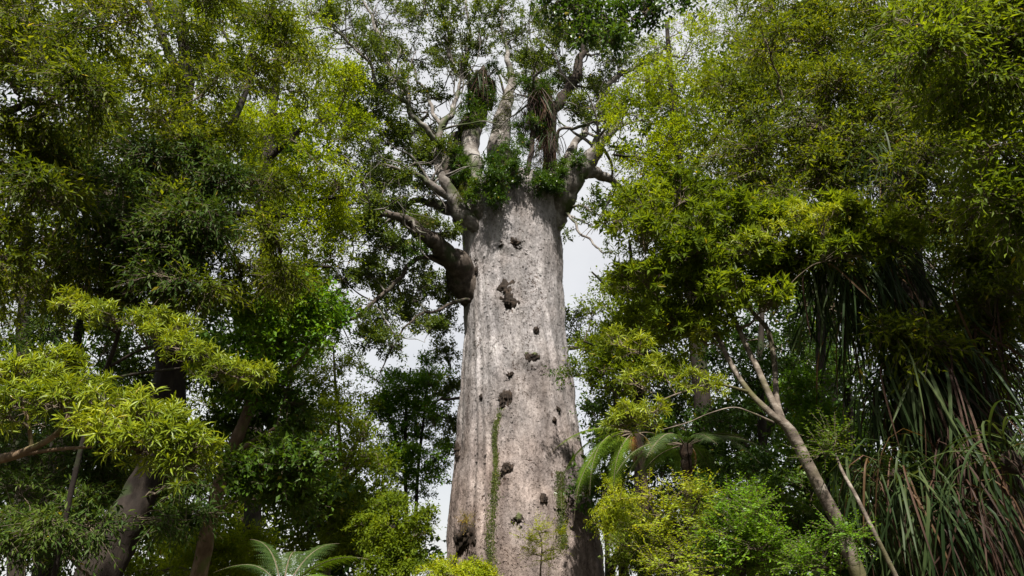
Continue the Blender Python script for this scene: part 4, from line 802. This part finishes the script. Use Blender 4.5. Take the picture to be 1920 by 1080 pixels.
tree_fern('tree fern spreading bright fronds across the right edge of the kauri trunk', [(1212, 1085, 12.6, 15), (1209, 950, 12.6, 14), (1202, 860, 12.6, 15), (1192, 812, 12.6, 16)],
          [(180, -6, 1.69, 'fern'), (171, -16, 1.88, 'fern'), (190, -26, 1.94, 'fern'), (198, -38, 1.81, 'fern'), (164, -30, 1.75, 'fern'), (205, -18, 1.62, 'fern'), (184, -46, 1.62, 'fern'), (212, -52, 1.38, 'fern'), (318, -52, 1.12, 'fern_old'), (20, -10, 1.25, 'fern_dark'), (90, -5, 1.38, 'fern_dark'), (140, -10, 1.38, 'fern_dark'), (222, -62, 0.62, 'dead')])
tree_fern('shaded tree fern with drooping dark fronds behind the lime shrub', [(1302, 1085, 10.5, 22), (1296, 960, 10.5, 20), (1288, 880, 10.5, 20), (1286, 835, 10.5, 22)],
          az_set(11, 1.25, ('fern_dark',), 10, (-25, 15))+[(330, -66, .6, 'dead')])
tree_fern('low tree fern with pale green fronds at the bottom left of centre', [(533, 1145, 8, 22), (531, 1122, 8, 22), (530, 1106, 8, 22)],
          [(-4, 26, 1.0, 'fern'), (-30, 14, .9, 'fern'), (12, 6, 1.1, 'fern'), (-60, -20, .6, 'fern_dark'), (60, 42, 1.0, 'fern_dark'), (100, 50, 1.0, 'fern_dark'), (140, 45, 1.0, 'fern_dark'), (180, 40, .8, 'fern_dark'), (35, 5, .8, 'fern_old')])

# ------------------------------------------------------------------ strap-leaved clumps
def strap_mesh(name, mat, bend, w=.020, hang=False):
    g = Geo(); K = 9; a = 0; p = np.zeros(3); V = []
    for i in range(K):
        t = i/(K-1); ang = (1.0-bend*t**.8) if not hang else .35-(bend-.35)*(1-math.exp(-6*t)); ww = w*(.55+.9*t)*(1-t**3)+.001 if t < 1 else .001
        V += [p+np.array([0, -ww/2, ww*.22]), p.copy(), p+np.array([0, ww/2, ww*.22])]
        p = p+np.array([math.cos(ang), 0, math.sin(ang)])/(K-1)
    q = [(3*i+j, 3*i+j+1, 3*i+j+4, 3*i+j+3) for i in range(K-1) for j in (0, 1)]
    g.add(np.array(V), None, q, 0); return g.mesh(name, [mat], (0,))
SM = [strap_mesh('strap_leaf', M['strap'], b) for b in (2.0, 2.3, 2.55, 2.75)]
SMH = [strap_mesh('hanging_strap_leaf', M['strap'], b, .021, True) for b in (1.9, 2.1, 2.2, 2.3)]
SMD = [strap_mesh('dry_strap_leaf', M['strap_dead'], b, .015, True) for b in (2.1, 2.3)]
def strap_clump(label, px, py, Y, n, L, dry=0, az=(0, 360), lift=0, hang=True):
    c = P(px, py, Y); t = thing('strap_leaf_clump', label, 'perching plant', c, 'strap-leaved plants perched on trees')
    put('root_mass', lump(c, 1, np.array((.055, .055, .08)), .35, 2), [M['fern_trunk'], M['fern_trunk']], t)
    for i in range(n+dry):
        isd = i >= n; me = (SMD if isd else SMH if hang else SM)[i % (2 if isd else 4)]
        o = link('dry_leaf' if isd else 'leaf', me, t); a = rng.uniform(*az)
        w_ = .15 if hang else .06; o.location = (rng.normal(0, w_), rng.normal(0, w_), rng.normal(0, w_))
        o.rotation_euler = (Matrix.Rotation(math.radians(a), 3, 'Z')@Matrix.Rotation(rng.uniform(-.1, .35) if isd or hang else rng.uniform(-.35, .75)-lift, 3, 'Y')@Matrix.Rotation(rng.normal(0, .25), 3, 'X')).to_euler()
        s_ = L*rng.uniform(.65, 1.2); o.scale = (s_, s_*rng.uniform(.8, 1.2), s_)
for a in [('uppermost clump of strap leaves hanging from the dark limb, top right', 1640, 305, 7.3, 95, 0.92, 7),
          ('clump of long strap leaves hanging left of the leaning trunk, highest of the column', 1570, 500, 6.8, 159, 1.09, 9),
          ('clump of strap leaves on the leaning trunk just right of the highest hanging clump', 1655, 500, 6.8, 137, 1.15, 10),
          ('clump of strap leaves midway down the leaning trunk, catching the light', 1690, 705, 6.6, 170, 1.21, 19),
          ('clump of browned strap leaves right of the lit clump midway down the leaning trunk', 1760, 700, 6.5, 102, 1.21, 59),
          ('thin clump of strap leaves hanging free in the gap left of the leaning trunk', 1625, 590, 7.0, 91, 1.03, 5),
          ('clump of strap leaves low on the leaning trunk above the bottom edge', 1680, 895, 6.3, 137, 1.15, 25),
          ('shaded clump of mostly dry strap leaves on the thick part of the leaning trunk', 1810, 830, 6.3, 68, 1.15, 88),
          ('dark clump of dry strap leaves at the foot of the leaning trunk', 1790, 960, 6.1, 54, 1.03, 68),
          ('near clump of pale arching strap leaves at the right edge of the photo', 1895, 868, 4.9, 40, 0.83, 7),
          ('dark brownish clump hanging high on the right side of the leaning trunk', 1830, 640, 6.7, 68, 1.15, 68)]:
    strap_clump(*a, hang='arching' not in a[0])
strap_clump('spiky dark clump perched on the dark tree at left, seen against the light', 375, 415, 8.4, 50, .75, 6, (0, 360), .3, False)
strap_clump('brownish hanging clump on the limb of the dark tree at left', 150, 425, 7.8, 30, .8, 40)
for a in [('shaggy curtain of dead leaves and roots hanging on the middle left limb of the kauri', 903, 150, 21.3, 40, 1.5, 110),
          ('shaggy curtain of dead leaves and roots on the broken limb of the kauri', 1014, 185, 20.5, 40, 1.6, 120),
          ('dark hanging roots below the broken limb, above the right rim of the trunk', 1030, 262, 20.6, 30, 1.4, 90),
          ('dark fringe of roots left of the broken limb in the fork of the kauri', 984, 215, 20.7, 30, 1.2, 70)]: strap_clump(*a)
